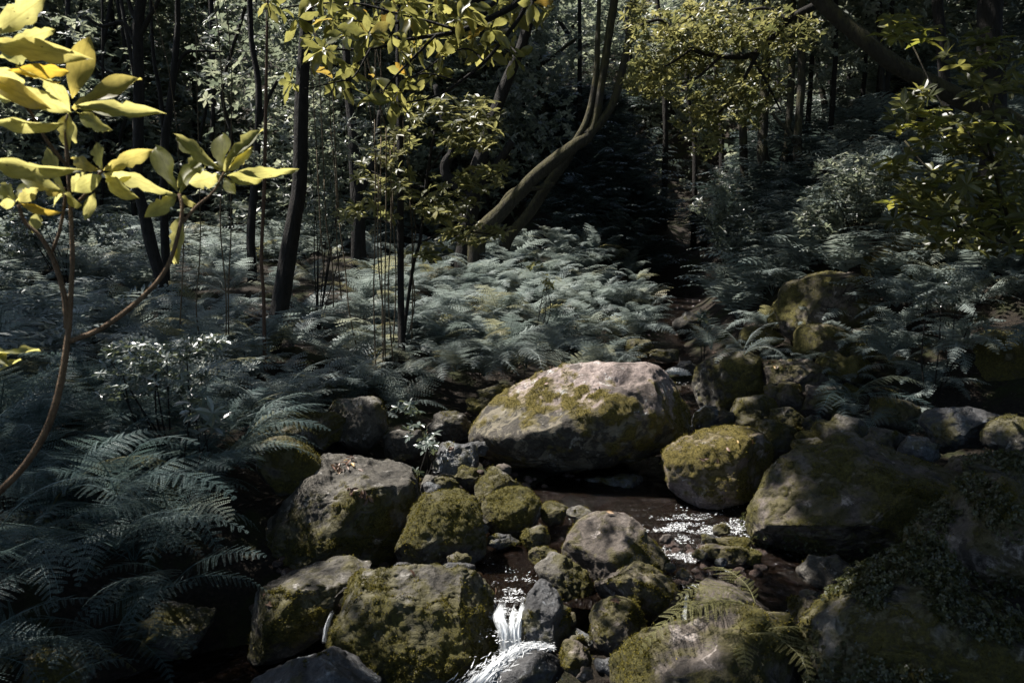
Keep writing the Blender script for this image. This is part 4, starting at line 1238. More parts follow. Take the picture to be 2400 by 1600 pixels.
for cnt, poly, size, kd, nfr, lean, spr, lab, grp in zones:
    for q in in_zone(cnt, poly):
        if grp == "ferns on the sunlit bank":
            lb = "pale fern of the sunlit bank, " + ("near its lower edge" if q[1] < 9.8 else "on its crest" if q[1] > 12.6 else "halfway up") + (", left of the thin dark stem" if q[0] < -1.1 else ", above the huge boulder" if q[0] < .9 else ", toward the gully")
        elif grp in ("ferns under the left trees", "ferns behind the left trees"):
            lb = ("fern under the left trees, " if "under" in grp else "fern of the deep left growth, ") + place(q[0], q[1])
        elif grp == "ferns on the left bank":
            lb = "feathery blue-green fern of the left bank, " + ("below" if q[1] < 4.9 else "beside" if q[1] < 5.5 else "behind") + " the pale shrub, " + ("toward the grey slab" if q[0] > -2.5 else "toward the sapling's stem")
        elif grp == "ferns on the right bank":
            lb = "dusky fern of the right bank, " + ("at the picture's edge" if q[0] > 5 else "near the gully" if q[0] < 4.1 else "around the tall mossy boulder") + (", on the upper slope" if q[1] > 9.6 else ", on the lower slope")
        else:
            lb = lab
        fern(q[0], q[1], size * rng.uniform(.8, 1.2), lb, grp, kd, nfr, None, lean if rng.random() < .75 else None, spr)
        nf += 1

# single ferns one can point at
fern(-.05, 7.75, .75, "bright fern hanging over the huge boulder's left shoulder", None, 'pale', 8, .74, -85, 60, .3)
fern(.42, 8.15, .8, "fern with broad pale fronds drooping just above the huge boulder", None, 'pale', 9, .78, -85, 70, .3)
fern(-.55, 7.6, .75, "fern trailing toward the dark hollow left of the huge boulder", None, 'pale', 9, .66, -80, 60, .3)
fern(1.0, 8.6, .75, "fern drooping toward the stones below the bank's right end", None, 'pale', 9, .62, -75, 70, .2)
for x_, y_, s_ in [(-1.3, 8.3, .7), (-.95, 8.0, .75), (-.7, 8.45, .8), (-.3, 8.2, .75), (.15, 8.5, .85), (.6, 8.55, .8), (.95, 8.9, .75), (1.2, 9.2, .7), (-.1, 8.75, .8), (-1.6, 8.7, .7)]:
    fern(x_, y_, s_, "large pale fern arching over the front edge of the sunlit bank", "ferns along the bank's front edge", 'pale', 9, gz(x_, y_) + .12, -85, 65, .12)
fern(2.05, 8.1, .62, "fern with long pale arching fronds on the rock beside the upstream cascade", None, 'pale', 10, .80, 190, 100, .0)
fern(2.35, 8.0, .55, "fern on the right side of the rock beside the upstream cascade", None, 'pale', 8, .75, -60, 90, .1)
fern(2.85, 6.55, .72, "dark fern drooping over the stones behind the long boulder", None, 'near', 9, .62, -85, 80, .35)
fern(3.2, 6.3, .6, "dark fern hanging low at the foot of the right bank", None, 'near', 8, .45, -80, 80, .4)
for i_, (x_, y_, z_, ln_) in enumerate([(4.3, 7.3, 1.35, -110), (4.75, 7.1, 1.4, -90), (3.9, 7.6, 1.3, -120), (5.2, 7.0, 1.35, -80), (4.5, 6.9, 1.0, -95), (4.0, 7.1, .9, -110), (3.55, 7.4, .8, -120)]):
    fern(x_, y_, .8, "dusky fern hanging from the top of the overhanging dark rock", "ferns on the overhanging rock", 'mid', 9, z_, ln_, 80, .25)
for i_, (x_, y_, ln_) in enumerate([(2.95, 8.9, -140), (3.15, 8.4, -120), (3.35, 8.9, -130), (3.6, 8.3, -120), (3.75, 8.7, -110), (4.0, 8.2, -115), (4.3, 8.5, -105), (4.5, 8.0, -100), (3.3, 7.9, -120), (3.8, 7.7, -110), (4.7, 8.6, -95), (5.0, 8.1, -95), (3.05, 9.5, -140), (2.75, 9.3, -150), (3.2, 7.3, -110), (3.5, 7.1, -100), (3.9, 7.3, -100), (4.3, 7.6, -100), (3.0, 7.7, -125), (4.6, 9.2, -100), (4.1, 9.6, -110)]):
    fern(x_, y_, .62, "greyish fern spilling down the front of the right bank", "ferns down the front of the right bank", 'mid', 9, None, ln_, 75, .15)
fern(2.35, 8.9, .55, "small upright fern at the mouth of the gully", None, 'near', 7, None, None, None)
fern(1.08, 3.3, .55, "yellow-lit fern lying over the mossy ledge at the bottom edge", None, 'gold', 6, .36, 168, 45, .5)
fern(.95, 3.15, .5, "grey-green fern frond bunch at the bottom edge in front of the mossy ledge", None, 'gold', 6, .3, -70, 90, .4)
fern(-1.78, 4.85, .55, "lacy fern hanging over the left side of the grey slab", None, 'near', 8, .55, -35, 60, .3)
fern(-1.8, 5.2, .7, "feathery fern above the mossy hump on the grey slab", None, 'near', 9, .62, -20, 70, .2)
for i, (x, y, z, s, ln) in enumerate([(-2.0, 3.85, .42, .72, -70), (-2.25, 3.6, .45, .8, -80), (-2.55, 3.75, .5, .85, -60), (-1.85, 4.15, .45, .72, -65), (-2.1, 3.4, .1, .7, -80), (-2.4, 3.2, .05, .7, -75),
                                      (-1.95, 3.65, .0, .6, -60), (-2.15, 4.15, .55, .8, -60), (-2.7, 3.3, .3, .75, -70), (-1.9, 4.4, .5, .7, -50), (-2.45, 4.2, .6, .8, -40), (-2.1, 3.1, -.15, .65, -60), (-2.5, 2.9, -.1, .7, -55), (-1.85, 3.3, -.2, .55, -70), (-2.8, 3.6, .4, .8, -50), (-2.3, 3.0, .2, .7, -75), (-1.75, 3.9, .2, .6, -65)]):
    fern(x, y, s, ("low dark fern dipping toward the lower pool" if z < .15 else "dark blue-green fern drooping high over the lower pool") + (", nearest the grey slab" if x > -2.0 else ", by the left picture edge" if x < -2.35 else ", midway along its bank"), "ferns overhanging the lower pool", 'near', 10, z, ln, 95, .25)

# ground-covering ferns beyond counting
def fern_mass(name, label, pts, sizes, detail=0, mat='fern_mass'):
    v0, f0 = frond_geo(0, 77, (22, 115), 12, .30) if detail == 0 else frond_geo(1, 78, (16, 118), 14, .28)
    T, D, S = [], [], []
    for (x, y), s in zip(pts, sizes):
        z = gz(x, y)
        for k in range(8):
            a = rng.uniform(0, 6.28) if rng.random() < .35 else rng.normal(-1.5, .9)
            T.append((x, y, z)); D.append((math.cos(a), math.sin(a), 0)); S.append([s * rng.uniform(.7, 1.1)] * 3)
    T, D, S = np.array(T), np.array(D), np.array(S)
    Z_ = np.tile([0, 0, 1.0], (len(T), 1)) + rng.normal(size=(len(T), 3)) * .16
    Rm = frames(D, Z_)
    v, f, k = mass(v0, f0, Rm, T, S)
    add(name, make_mesh(name, v, f, False, {"tint": np.repeat(rng.random(len(T)), k)}), M[mat], label=label, cat="ferns", kind="stuff")
pts = [tuple(q) for q in in_zone(420, [(-16, 9), (-5.6, 9), (-4.5, 14), (-1.5, 17), (1.2, 17.5), (2.6, 19.5), (2, 22), (-14, 22)])]
pts += [tuple(q) for q in in_zone(70, [(-6, 5), (-3.6, 5), (-4.6, 9), (-8, 9)])]
pts += [tuple(q) for q in in_zone(260, [(3.4, 10.4), (4.4, 8.2), (8, 7), (12, 14), (9, 20), (5, 20), (4.4, 15)])]
pts += [tuple(q) for q in in_zone(60, [(2.9, 10.3), (3.1, 12), (3.7, 14), (4.6, 14), (4.2, 11), (3.6, 10)])]
fern_mass("fern_undergrowth", "unbroken grey-green fern growth covering the far slopes", pts, rng.uniform(.7, 1.1, len(pts)))

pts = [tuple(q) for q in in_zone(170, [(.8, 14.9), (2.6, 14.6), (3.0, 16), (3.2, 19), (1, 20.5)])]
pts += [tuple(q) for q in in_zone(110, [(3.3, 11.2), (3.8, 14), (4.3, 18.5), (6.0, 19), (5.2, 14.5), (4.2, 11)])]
fern_mass("fern_gully_growth", "drooping fern growth with shade in its colour, on both walls of the gully", pts, rng.uniform(.9, 1.3, len(pts)), 0, 'fern_shaded_mass')
pts = [tuple(q) for q in in_zone(46, [(-2.2, 9.4), (.8, 9.2), (1.7, 10.6), (2.2, 12.5), (2.3, 14.8), (-2.5, 14.8)])]
fern_mass("fern_bank_growth", "pale fern growth filling in between the ferns of the sunlit bank", pts, rng.uniform(.55, .8, len(pts)), 1)

# ------------------------------------------------------------------ trees
LEAF4_V = np.array([(0, 0, 0), (.5, -.26, .05), (1, 0, -.06), (.5, .26, .05)])
LEAF4_F = np.array([(0, 1, 2), (0, 2, 3)])
LEAF6_V = np.array([(0, 0, 0), (.35, -.17, .04), (.72, -.17, .02), (1, 0, -.1), (.72, .17, .02), (.35, .17, .04), (.5, 0, -.02)])
LEAF6_F = np.array([(0, 1, 6), (1, 2, 6), (2, 3, 6), (3, 4, 6), (4, 5, 6), (5, 0, 6)])

def rosettes(centres, axes, per, L, tmpl=(LEAF4_V, LEAF4_F), open_=.9, droop=.1, tint=None, wid=1.0):
    """whorls of leaves at twig ends -> verts, faces, tint"""
    n = len(centres)
    ax = axes / np.linalg.norm(axes, axis=1, keepdims=True)
    ref = np.tile([.3, .2, .9], (n, 1)) + rng.normal(size=(n, 3)) * .3
    u = np.cross(ax, ref); u /= np.linalg.norm(u, axis=1, keepdims=True)
    w = np.cross(ax, u)
    Ts, Ds, Ns, Ss, tt = [], [], [], [], []
    for k in range(per):
        a = 2 * math.pi * k / per + rng.uniform(-.35, .35, n)
        rd = u * np.cos(a)[:, None] + w * np.sin(a)[:, None]
        o = open_ + rng.normal(size=n) * .15
        d = rd * o[:, None] + ax * (1.1 - o)[:, None] + np.array([0, 0, -droop])
        Ts.append(centres); Ds.append(d); Ns.append(ax + rng.normal(size=(n, 3)) * .35)
        l = L * rng.uniform(.7, 1.15, n)
        Ss.append(np.c_[l, l * wid, l])
        tt.append((rng.random(n) if tint is None else tint) + rng.normal(size=n) * .12)
    T, D, Nn, S = map(np.concatenate, (Ts, Ds, Ns, Ss))
    v, f, k = mass(tmpl[0], tmpl[1], frames(D, Nn), T, S)
    return v, f, np.repeat(np.clip(np.concatenate(tt), 0, 1), k)

def blob_points(n, r, seed, thr=-.1, freq=1.1):
    """points through an ellipsoid, denser towards its skin, with gaps"""
    out = np.zeros((0, 3))
    while len(out) < n:
        d = rand_dirs(n) * (rng.random((n, 1)) ** .45)
        d = d * np.array(r)
        d = d[fbm(d * freq / max(r) * 3 + seed, 2, seed) > thr]
        out = np.concatenate([out, d])
    return out[:n]

# canopy gaps shaped so that sunlight reaches these ground spots (x, y, rx, ry, weight)
LIT = [(-1.15, 5.1, .8, .6, 1.0), (-.4, 8.4, 1.6, .7, 1.2), (.3, 8.3, 1.3, .9, 1.2), (1.2, 12.6, 1.3, 1.8, 1.2), (1.4, 5.5, .7, .6, 1.1), (.35, 5.6, 1.75, 1.9, 1.2), (-.45, 4.1, 1.1, .75, 1.15), (0, 3.8, .5, .5, 1.2), (0, 11.3, 2.3, 2.6, 1.3), (-.8, 2.0, .9, .9, 1.0), (1.9, 7.4, .7, .7, .6), (-1.5, 9.6, 1.6, 1.4, .5), (3.6, 9.2, 1.0, .9, .55), (.95, 3.7, .4, .4, .7),
       (-4, 13, 2, 2, .5), (-6.5, 15.5, 4.5, 3.2, .9)]
LIT3 = [(np.array(at(250, 300, 1.75)), .55), (np.array(at(900, 130, 4.0)), .75), (np.array(at(1060, 330, 8.0)), .9), (np.array(at(1080, 500, 8.0)), .7), (np.array(at(1640, 150, 8.0)), .9), (np.array(at(1850, 90, 8.0)), .7), (np.array(at(2260, 380, 5.3)), .45), (np.array(at(1330, 330, 13.0)), .9), (np.array(at(450, 450, 1.8)), .4)]
def lit_amount(P, far=True):
    k = (P[:, 2] - .4) / SUN_DIR[2]
    g = P - SUN_DIR * k[:, None]
    s = np.zeros(len(P))
    for x, y, rx, ry, w in LIT:
        s = np.maximum(s, w * np.exp(-(((g[:, 0] - x) / rx) ** 2 + ((g[:, 1] - y) / ry) ** 2) ** 1.6))
    for q, r in LIT3:
        d = P - q
        al = d @ SUN_DIR
        perp = np.linalg.norm(d - np.outer(al, SUN_DIR), axis=1)
        s = np.maximum(s, 1.3 * np.exp(-(perp / r) ** 4))
    if far:
        s = np.maximum(s, .9 * np.where((g[:, 0] < 0) | (g[:, 0] > 5.0), sstep(12.5, 15.5, g[:, 1]), sstep(18.0, 21.0, g[:, 1])))
    return s

CAN = []     # (tree empty, crown centre xy)
def tree(label, pts, t, bark='bark', limbs=(), dt=0.0, top=9.5, sides=12, canopy=True, name="tree", group=None, sink=.35, lump=.15):
    path = px_path(pts, t, dt)
    b = path[0]
    zg = gz(b[0], b[1])
    e = empty(name, (b[0], b[1], min(zg, b[2])), label, "tree", group)
    low = (b[0], b[1], min(zg, b[2]) - .15, b[3] * 1.25)
    path = [low] + path
    if canopy:
        a, c = np.array(path[-2][:3]), np.array(path[-1][:3])
        dr = unit(c - a); dr = unit(dr + np.array([0, 0, .8]))
        k = max(1.0, (top - c[2]))
        path.append((*(c + dr * k * .5), path[-1][3] * .8)); path.append((*(c + dr * k), path[-1][3] * .4))
        CAN.append((e, np.array(path[-1][:3])))
    tube("trunk", path, bark, e, sides, lump, seed=int(abs(b[0] * 31)))
    for lp in limbs:
        tube("limb", px_path(lp, t, dt), bark, e, 8, lump, seed=3)
    return e

tree("leaning mossy tree that forks into two stems behind the fern bank",
     [(1120, 560, 20), (1180, 490, 17), (1260, 410, 16), (1340, 345, 15), (1388, 305, 12), (1408, 200, 10), (1425, 100, 9.5), (1440, 0, 9), (1452, -120, 8)], 13, 'bark_moss',
     [[(1375, 318, 13), (1430, 255, 10), (1462, 150, 9), (1480, 50, 9), (1490, -60, 8), (1505, -220, 6)], [(1340, 345, 9), (1375, 280, 8), (1396, 180, 7), (1402, 60, 6), (1405, -60, 5)],
      [(1160, 510, 8), (1200, 450, 7), (1270, 440, 6), (1300, 430, 4)]])
tree("second leaning stem growing close under the mossy forked tree",
     [(1185, 570, 14), (1240, 500, 14), (1290, 425, 12), (1335, 365, 10), (1368, 310, 8)], 13.5, 'bark_dmoss', canopy=False)
tree("dark crooked tree left of the mossy forked tree",
     [(1092, 570, 24), (1100, 500, 22), (1112, 430, 19), (1128, 363, 18), (1138, 320, 16), (1166, 249, 14), (1197, 172, 13), (1227, 96, 12), (1250, 0, 11), (1260, -100, 10)], 13.6, 'bark',
     [[(1098, 470, 14), (1072, 436, 13), (1047, 413, 12), (1044, 383, 12), (1060, 356, 12), (1055, 318, 10), (1036, 268, 8), (1020, 200, 6)], [(1112, 450, 12), (1150, 402, 10), (1185, 355, 9), (1200, 333, 8)]])
tree("dark slightly leaning trunk standing among the ferns left of the thin stems",
     [(632, 820, 25), (650, 749, 22), (673, 615, 20), (690, 510, 18), (703, 421, 17), (707, 230, 16), (714, 115, 15), (720, 0, 14), (722, -100, 13)], 8.6, 'bark', lump=.06)
tree("dark tree with spreading limbs at the left, bent at its foot",
     [(386, 775, 15), (382, 680, 14), (360, 590, 14), (337, 497, 13), (322, 430, 12), (325, 306, 12), (325, 153, 12), (323, 77, 13), (329, 0, 12), (330, -100, 10)], 10, 'bark',
     [[(323, 110, 6), (290, 55, 5), (240, 62, 4), (200, 40, 3)], [(325, 90, 7), (350, 40, 6), (372, 0, 5), (385, -60, 4)], [(325, 200, 5), (300, 175, 4), (250, 168, 3), (215, 120, 3)],
      [(326, 60, 6), (305, 15, 5), (295, -40, 4)]])
tree("thin dark tree just right of the bent left tree", [(392, 760, 10), (388, 600, 9), (384, 450, 9), (386, 337, 9), (398, 249, 8), (409, 153, 8), (415, 77, 7), (416, 0, 6)], 10.6, 'bark',
     [[(386, 337, 6), (375, 220, 5), (362, 150, 5), (355, 60, 4), (352, -30, 4)], [(405, 190, 4), (430, 130, 4), (470, 120, 3), (520, 122, 2)]])
tree("straight thin dark stem rising from the fern bank", [(942, 830, 9), (940, 700, 8.5), (938, 500, 8.5), (937, 306, 8), (935, 200, 7), (933, 60, 6), (932, -60, 6)], 8.1, 'bark')
tree("very thin reddish stem left of the dark leaning trunk", [(620, 815, 4.5), (618, 700, 4.2), (613, 600, 4.2), (620, 421, 4), (624, 191, 3.5), (626, 40, 3), (627, -60, 3)], 7.6, 'bark_red', canopy=False)
tree("slim dark tree behind the reddish stem", [(589, 610, 10), (588, 540, 10), (597, 440, 9), (604, 306, 8), (606, 200, 7), (590, 100, 6), (585, 0, 6)], 12.5, 'bark', [[(604, 300, 5), (630, 230, 4), (650, 190, 4)]])
tree("short dark trunk forking behind the thin stems", [(838, 500, 15), (834, 430, 14), (830, 363, 13), (826, 300, 11), (815, 200, 9), (810, 80, 8), (806, -30, 8)], 13.2, 'bark', [[(845, 450, 7), (868, 400, 7), (880, 350, 6), (890, 260, 5)]])
tree("slender mossy upright tree in the background left of the forked tree's stems", [(1282, 430, 10), (1277, 375, 9), (1273, 306, 9), (1266, 191, 8), (1262, 99, 8), (1268, 0, 7), (1270, -80, 6)], 17.5, 'bark_moss',
     [[(1270, 150, 5), (1300, 130, 4), (1345, 95, 3.5), (1365, 88, 3)]])
tree("tall dark trunk, tallest of the group on the right slope", [(1880, 640, 11), (1873, 580, 10), (1869, 357, 9.5), (1874, 250, 9), (1878, 179, 9), (1880, 67, 8), (1882, -60, 8)], 13, 'bark_dmoss', [[(1870, 350, 5), (1850, 310, 5), (1825, 285, 4), (1810, 265, 3)]], name="tree")
tree("tall trunk touching the tallest one on the right slope", [(1835, 560, 11), (1829, 469, 9), (1838, 390, 8.5), (1846, 312, 8), (1855, 179, 8), (1857, 67, 8), (1858, -60, 7)], 13.4, 'bark_dmoss')
tree("thick short-looking trunk bending left on the right slope", [(1820, 500, 16), (1802, 424, 14), (1788, 357, 13), (1790, 280, 12), (1794, 201, 11), (1795, 90, 10), (1796, -50, 9)], 13.8, 'bark_dmoss')
tree("straight trunk at the left of the right-slope group", [(1748, 520, 10), (1744, 424, 9.5), (1741, 300, 9), (1739, 201, 8), (1736, 80, 7), (1735, -50, 7)], 14.5, 'bark_dmoss')
tree("forked pale trunk behind the right-slope group", [(1950, 470, 9), (1945, 402, 8.5), (1936, 268, 8), (1913, 134, 7), (1905, 40, 6), (1902, -60, 6)], 15.5, 'bark_dmoss', [[(1940, 300, 6), (1950, 230, 6), (1953, 134, 6), (1954, 0, 5)]])
tree("thin slanting trunk at the back of the right slope", [(1990, 420, 7), (1975, 340, 6), (1955, 260, 6), (1940, 150, 5), (1930, 0, 5)], 16.5, 'bark')
tree("black trunk near the upper right corner", [(2225, 330, 14), (2212, 170, 13), (2203, 60, 12), (2198, -30, 12)], 9.5, 'bark')
tree("widest black trunk at the upper right corner", [(2330, 330, 30), (2325, 230, 28), (2317, 112, 27), (2320, 0, 26), (2322, -60, 25)], 8.6, 'bark')
tree("thin trunk between the slanting mossy trunk and the black one", [(2080, 420, 8), (2070, 300, 8), (2066, 150, 7), (2060, 0, 7)], 13, 'bark')
dg = tree("thick mossy trunk slanting down across the upper right corner",
          [(2620, 470, 25, 6.1), (2400, 304, 23, 6.4), (2293, 250, 21, 6.5), (2195, 205, 20, 6.6), (2096, 152, 19, 6.7), (2003, 76, 18, 6.8), (1927, 5, 17, 6.9), (1860, -80, 18, 7.0), (1800, -200, 15, 7.1)], 6.6, 'bark_dmoss', canopy=True, top=7.5)
for k, (x0, y0, y1, hw) in enumerate([(480, 560, -20, 6), (760, 470, -20, 6), (1010, 420, -20, 6), (1330, 250, -20, 6), (1560, 260, -20, 6), (160, 470, -20, 7), (60, 430, -20, 6), (230, 500, -20, 5), (540, 420, -20, 5), (1690, 400, -20, 6), (2130, 330, -20, 6)] + [(float(rng.uniform(80, 2300)), float(rng.uniform(360, 470)), -20, float(rng.uniform(3, 6))) for _ in range(18)]):
    tree("slim dark background trunk among the foliage of the far slope", [(x0, y0 + 60, hw * 1.1), (x0 + rng.normal() * 8, y0 - 100, hw), (x0 + rng.normal() * 14, (y0 + y1) / 2, hw * .9), (x0 + rng.normal() * 25, y1, hw * .8)],
         rng.uniform(17, 22), 'bark', group="slim trunks of the far slope", top=11)
# unseen trees added so that their crowns shade the stream
def added_shade_tree(label, x, y, h, lean):
    e = empty("tree", (x, y, gz(x, y)), label, "tree", "unseen tall trees added to shade the stream")
    b = np.array(e.location)
    path = [(*(b + np.array([0, 0, -.2])), .22), (*(b + np.array([lean[0] * .3, lean[1] * .3, h * .4])), .17), (*(b + np.array([lean[0] * .7, lean[1] * .7, h * .75])), .12), (*(b + np.array([lean[0], lean[1], h])), .05)]
    tube("trunk", path, 'bark', e, 12, .1)
    CAN.append((e, b + np.array([lean[0], lean[1], h])))
for x, y, h, ln in [(-7.5, 4.5, 9, (2, 1)), (7.2, 4.2, 8.5, (-2.5, .6)), (-5, -3, 9.5, (1.5, 1)), (4.6, -2.5, 9, (-1, 1)), (-8, 9, 9.5, (1.5, .5)), (8.5, 8.5, 7.5, (-2, -.5)), (.5, -6, 9, (0, 1.5)), (11, 13, 7, (-1, 0))]:
    added_shade_tree("tall dark-barked tree added unseen outside the view to shade the stream", x, y, h, ln)

# canopy leaves: scattered through the canopy layer, kept out of the gaps, each handed to the nearest crown
nC = 26000
P = np.c_[rng.uniform(-13, 13, nC), rng.uniform(-8, 24, nC), np.zeros(nC)]
P[:, 2] = 6.6 + .06 * np.abs(P[:, 0]) + rng.random(nC) * 3.6 + .27 * np.clip(P[:, 1] - 8, 0, 20)
P = P[P[:, 2] > 2.0 + .34 * np.maximum(P[:, 1], 0) + .6]          # the canopy stays above what the photo shows
cl = fbm(P * .9, 3, 41)
keep = (rng.random(len(P)) > lit_amount(P) * 1.15) & (cl > -.42)
P = P[keep]
gx_, gy_, hz_ = rng.uniform(1.7, 6.5, 2600), rng.uniform(-.5, 5.2, 2600), rng.uniform(6.6, 9.2, 2600)  # extra unseen canopy leaves added to shade the lower right
P2 = np.c_[gx_, gy_, np.full(2600, .4)] + SUN_DIR * ((hz_ - .4) / SUN_DIR[2])[:, None]
P2 = P2[(rng.random(len(P2)) > lit_amount(P2) * 1.15) & (P2[:, 2] > 2.6 + .34 * np.maximum(P2[:, 1], 0))]
P = np.concatenate([P, P2])
tops = np.array([c for _, c in CAN])
own = ((P[:, None, :2] - tops[None, :, :2]) ** 2).sum(-1).argmin(1)
for k, (e, c) in enumerate(CAN):
    q = P[own == k]
    if len(q) < 5:
        continue
    v, f, tn = rosettes(q - np.array(e.location), rng.normal(size=(len(q), 3)) * .5 + [0, 0, 1], 6, .27, droop=.25)
    add("crown", make_mesh("crown", v, f, False, {"tint": tn}), M['canopy'], e, kind="stuff")
    # a few limbs reaching into the crown
    for j in rng.choice(len(q), min(5, len(q)), replace=False):
        s0 = c - np.array([0, 0, rng.uniform(.5, 2.0)])
        e1 = q[j]
        mid = (s0 + e1) / 2 + np.array([0, 0, .3])
        if np.linalg.norm(e1 - s0) < 6:
            tube("limb", [(*s0, .05), (*mid, .035), (*e1, .012)], 'bark', e, 6, .05, sub=4)

# ------------------------------------------------------------------ foliage in view
def spray(parent, name, centres, axes, per, L, mat, tmpl=(LEAF6_V, LEAF6_F), tint=None, open_=.9, droop=.1, wid=1.0):
    v, f, tn = rosettes(centres - np.array(parent.location), axes, per, L, tmpl, open_, droop, tint, wid)
    return add(name, make_mesh(name, v, f, False, {"tint": tn}), M[mat], parent, kind="stuff")

def twigs(parent, paths, mat, sides=6):
    for p in paths:
        tube("branch", p, mat, parent, sides, .06, sub=4)

# foliage of the slanting trunk's limb: sunlit small leaves
lim = [px_path(p, 7.6, .3) for p in (
    [(1913, 13, 10), (1846, 49, 8), (1779, 120, 7), (1712, 134, 6), (1623, 116, 5), (1556, 49, 4), (1500, 60, 3)],
    [(1779, 120, 5), (1740, 190, 4), (1700, 250, 3), (1640, 300, 2.5)], [(1846, 49, 5), (1800, 20, 4), (1740, 30, 3), (1680, 50, 2.5)],
    [(1690, 132, 4), (1620, 190, 3), (1540, 200, 2.5)], [(1760, 130, 4), (1800, 200, 3), (1830, 260, 2)], [(1620, 116, 3), (1570, 150, 2.5), (1520, 170, 2)])]
fol = empty("tree_branch", tuple(at(1913, 13, 7.6)), "branch with a cloud of small sunlit yellow-green leaves, upper right of centre", "branch")
twigs(fol, lim, 'bark')
def region_points(n, spots, t, dt):
    """points in soft blobs given in photo pixels (px, py, rx, ry, weight)"""
    w = np.array([s[4] for s in spots], float); w /= w.sum()
    k = rng.choice(len(spots), n, p=w)
    out = np.empty((n, 3))
    for i, j in enumerate(k):
        s = spots[j]
        a, r = rng.uniform(0, 6.28), math.sqrt(rng.random())
        out[i] = at(s[0] + s[2] * r * math.cos(a), s[1] + s[3] * r * math.sin(a), t + dt * rng.normal())
    return out
pt = region_points(1500, [(1580, 110, 110, 70, 3), (1680, 60, 150, 60, 4), (1820, 70, 110, 60, 3), (1540, 180, 70, 50, 2), (1650, 190, 130, 70, 3), (1720, 250, 90, 60, 2), (1640, 290, 60, 40, 1), (1650, 340, 50, 30, .6), (1500, 40, 40, 40, .8), (1490, 200, 30, 20, .3), (1780, 190, 70, 60, 1.2)], 7.9, .35)
pt = pt[fbm(pt * 2.3, 3, 61) > -.35]
spray(fol, "foliage", pt, rng.normal(size=(len(pt), 3)) * .5 + [-.2, 0, 1], 6, .075, 'gold', tint=np.clip(.5 + .4 * rng.normal(size=len(pt)), 0, 1))

# yellow-green whorled shrub in front of the crooked tree
sh = empty("shrub", (float(at(930, 700, 8.2)[0]), float(at(930, 700, 8.2)[1]), gz(at(930, 700, 8.2)[0], at(930, 700, 8.2)[1])), "yellow-green leafy shrub with tiered whorls in front of the crooked tree", "shrub")
b0 = np.array(sh.location)
twigs(sh, [[(*b0, .02), *px_path([(965, 640, 4), (985, 560, 4), (1000, 420, 3.5), (1020, 300, 3)], 8.2)],
           px_path([(985, 570, 3), (1050, 540, 2.5), (1120, 545, 2), (1180, 555, 1.5)], 8.2, -.3), px_path([(995, 480, 3), (1060, 460, 2.5), (1120, 430, 2), (1180, 400, 1.5)], 8.2, -.2),
           px_path([(1005, 400, 3), (1060, 330, 2.5), (1130, 290, 2)], 8.2), px_path([(998, 440, 3), (930, 430, 2), (870, 400, 1.5)], 8.2, .2), px_path([(988, 540, 2.5), (900, 520, 2), (820, 505, 1.5)], 8.2, -.2)], 'bark')
pt = region_points(330, [(1060, 270, 110, 60, 3), (1130, 300, 50, 60, 1.2), (1090, 330, 60, 30, 1), (1130, 420, 55, 28, 1.5), (1050, 490, 70, 40, 2), (1110, 550, 80, 22, 1.6), (980, 450, 60, 50, 1), (890, 400, 60, 60, 1.3), (860, 500, 70, 30, .9), (930, 330, 40, 40, .8), (1000, 590, 60, 20, .5), (1160, 395, 30, 14, .4)], 8.1, .25)
spray(sh, "foliage", pt, rng.normal(size=(len(pt), 3)) * .35 + [0, -.35, 1], 7, .115, 'gold', tint=np.clip(.55 + .25 * rng.normal(size=len(pt)), 0, 1), droop=.2)

# overhanging branch with drooping large leaves
z2 = lambda p: [(600 + x * .3826, y * .3826, w) for x, y, w in p]
ob_loc = at(1260, -60, 4.2)
ovb = empty("tree_branch", tuple(ob_loc), "overhanging branch with drooping glossy leaves at the top centre", "branch")
bp = [z2([(1760, -160, 9), (1620, 0, 8), (1500, 80, 7), (1250, 190, 6), (950, 240, 4), (700, 300, 3.2), (430, 290, 3), (345, 190, 2.5)]),
      z2([(1690, -60, 6), (1620, 100, 5), (1500, 260, 4.5), (1400, 380, 4), (1250, 500, 3.2), (1100, 590, 2.6), (920, 630, 2)]),
      z2([(1250, 190, 4), (1050, 130, 3), (850, 80, 3), (600, 20, 2.5), (300, 30, 2), (120, 60, 1.6)]),
      z2([(1100, 220, 3), (900, 420, 2.6), (780, 560, 2), (800, 620, 1.6)]), z2([(700, 300, 2.5), (600, 470, 2), (500, 500, 1.8), (330, 540, 1.6), (280, 540, 1.4)]),
      z2([(1400, 380, 2.5), (1300, 300, 2), (1150, 330, 1.8)]), z2([(1500, 260, 2.6), (1560, 290, 2), (1600, 330, 1.6)]), z2([(900, 240, 2.2), (760, 160, 2), (620, 130, 1.6), (500, 120, 1.4)]),
      z2([(1250, 500, 2), (1050, 450, 1.8), (950, 480, 1.5)])]
bpaths = [px_path(p, 4.1, rng.uniform(-.25, .25)) for p in bp]
for p in bpaths:
    tube("branch", p, 'bark', ovb, 7, .08, sub=4)
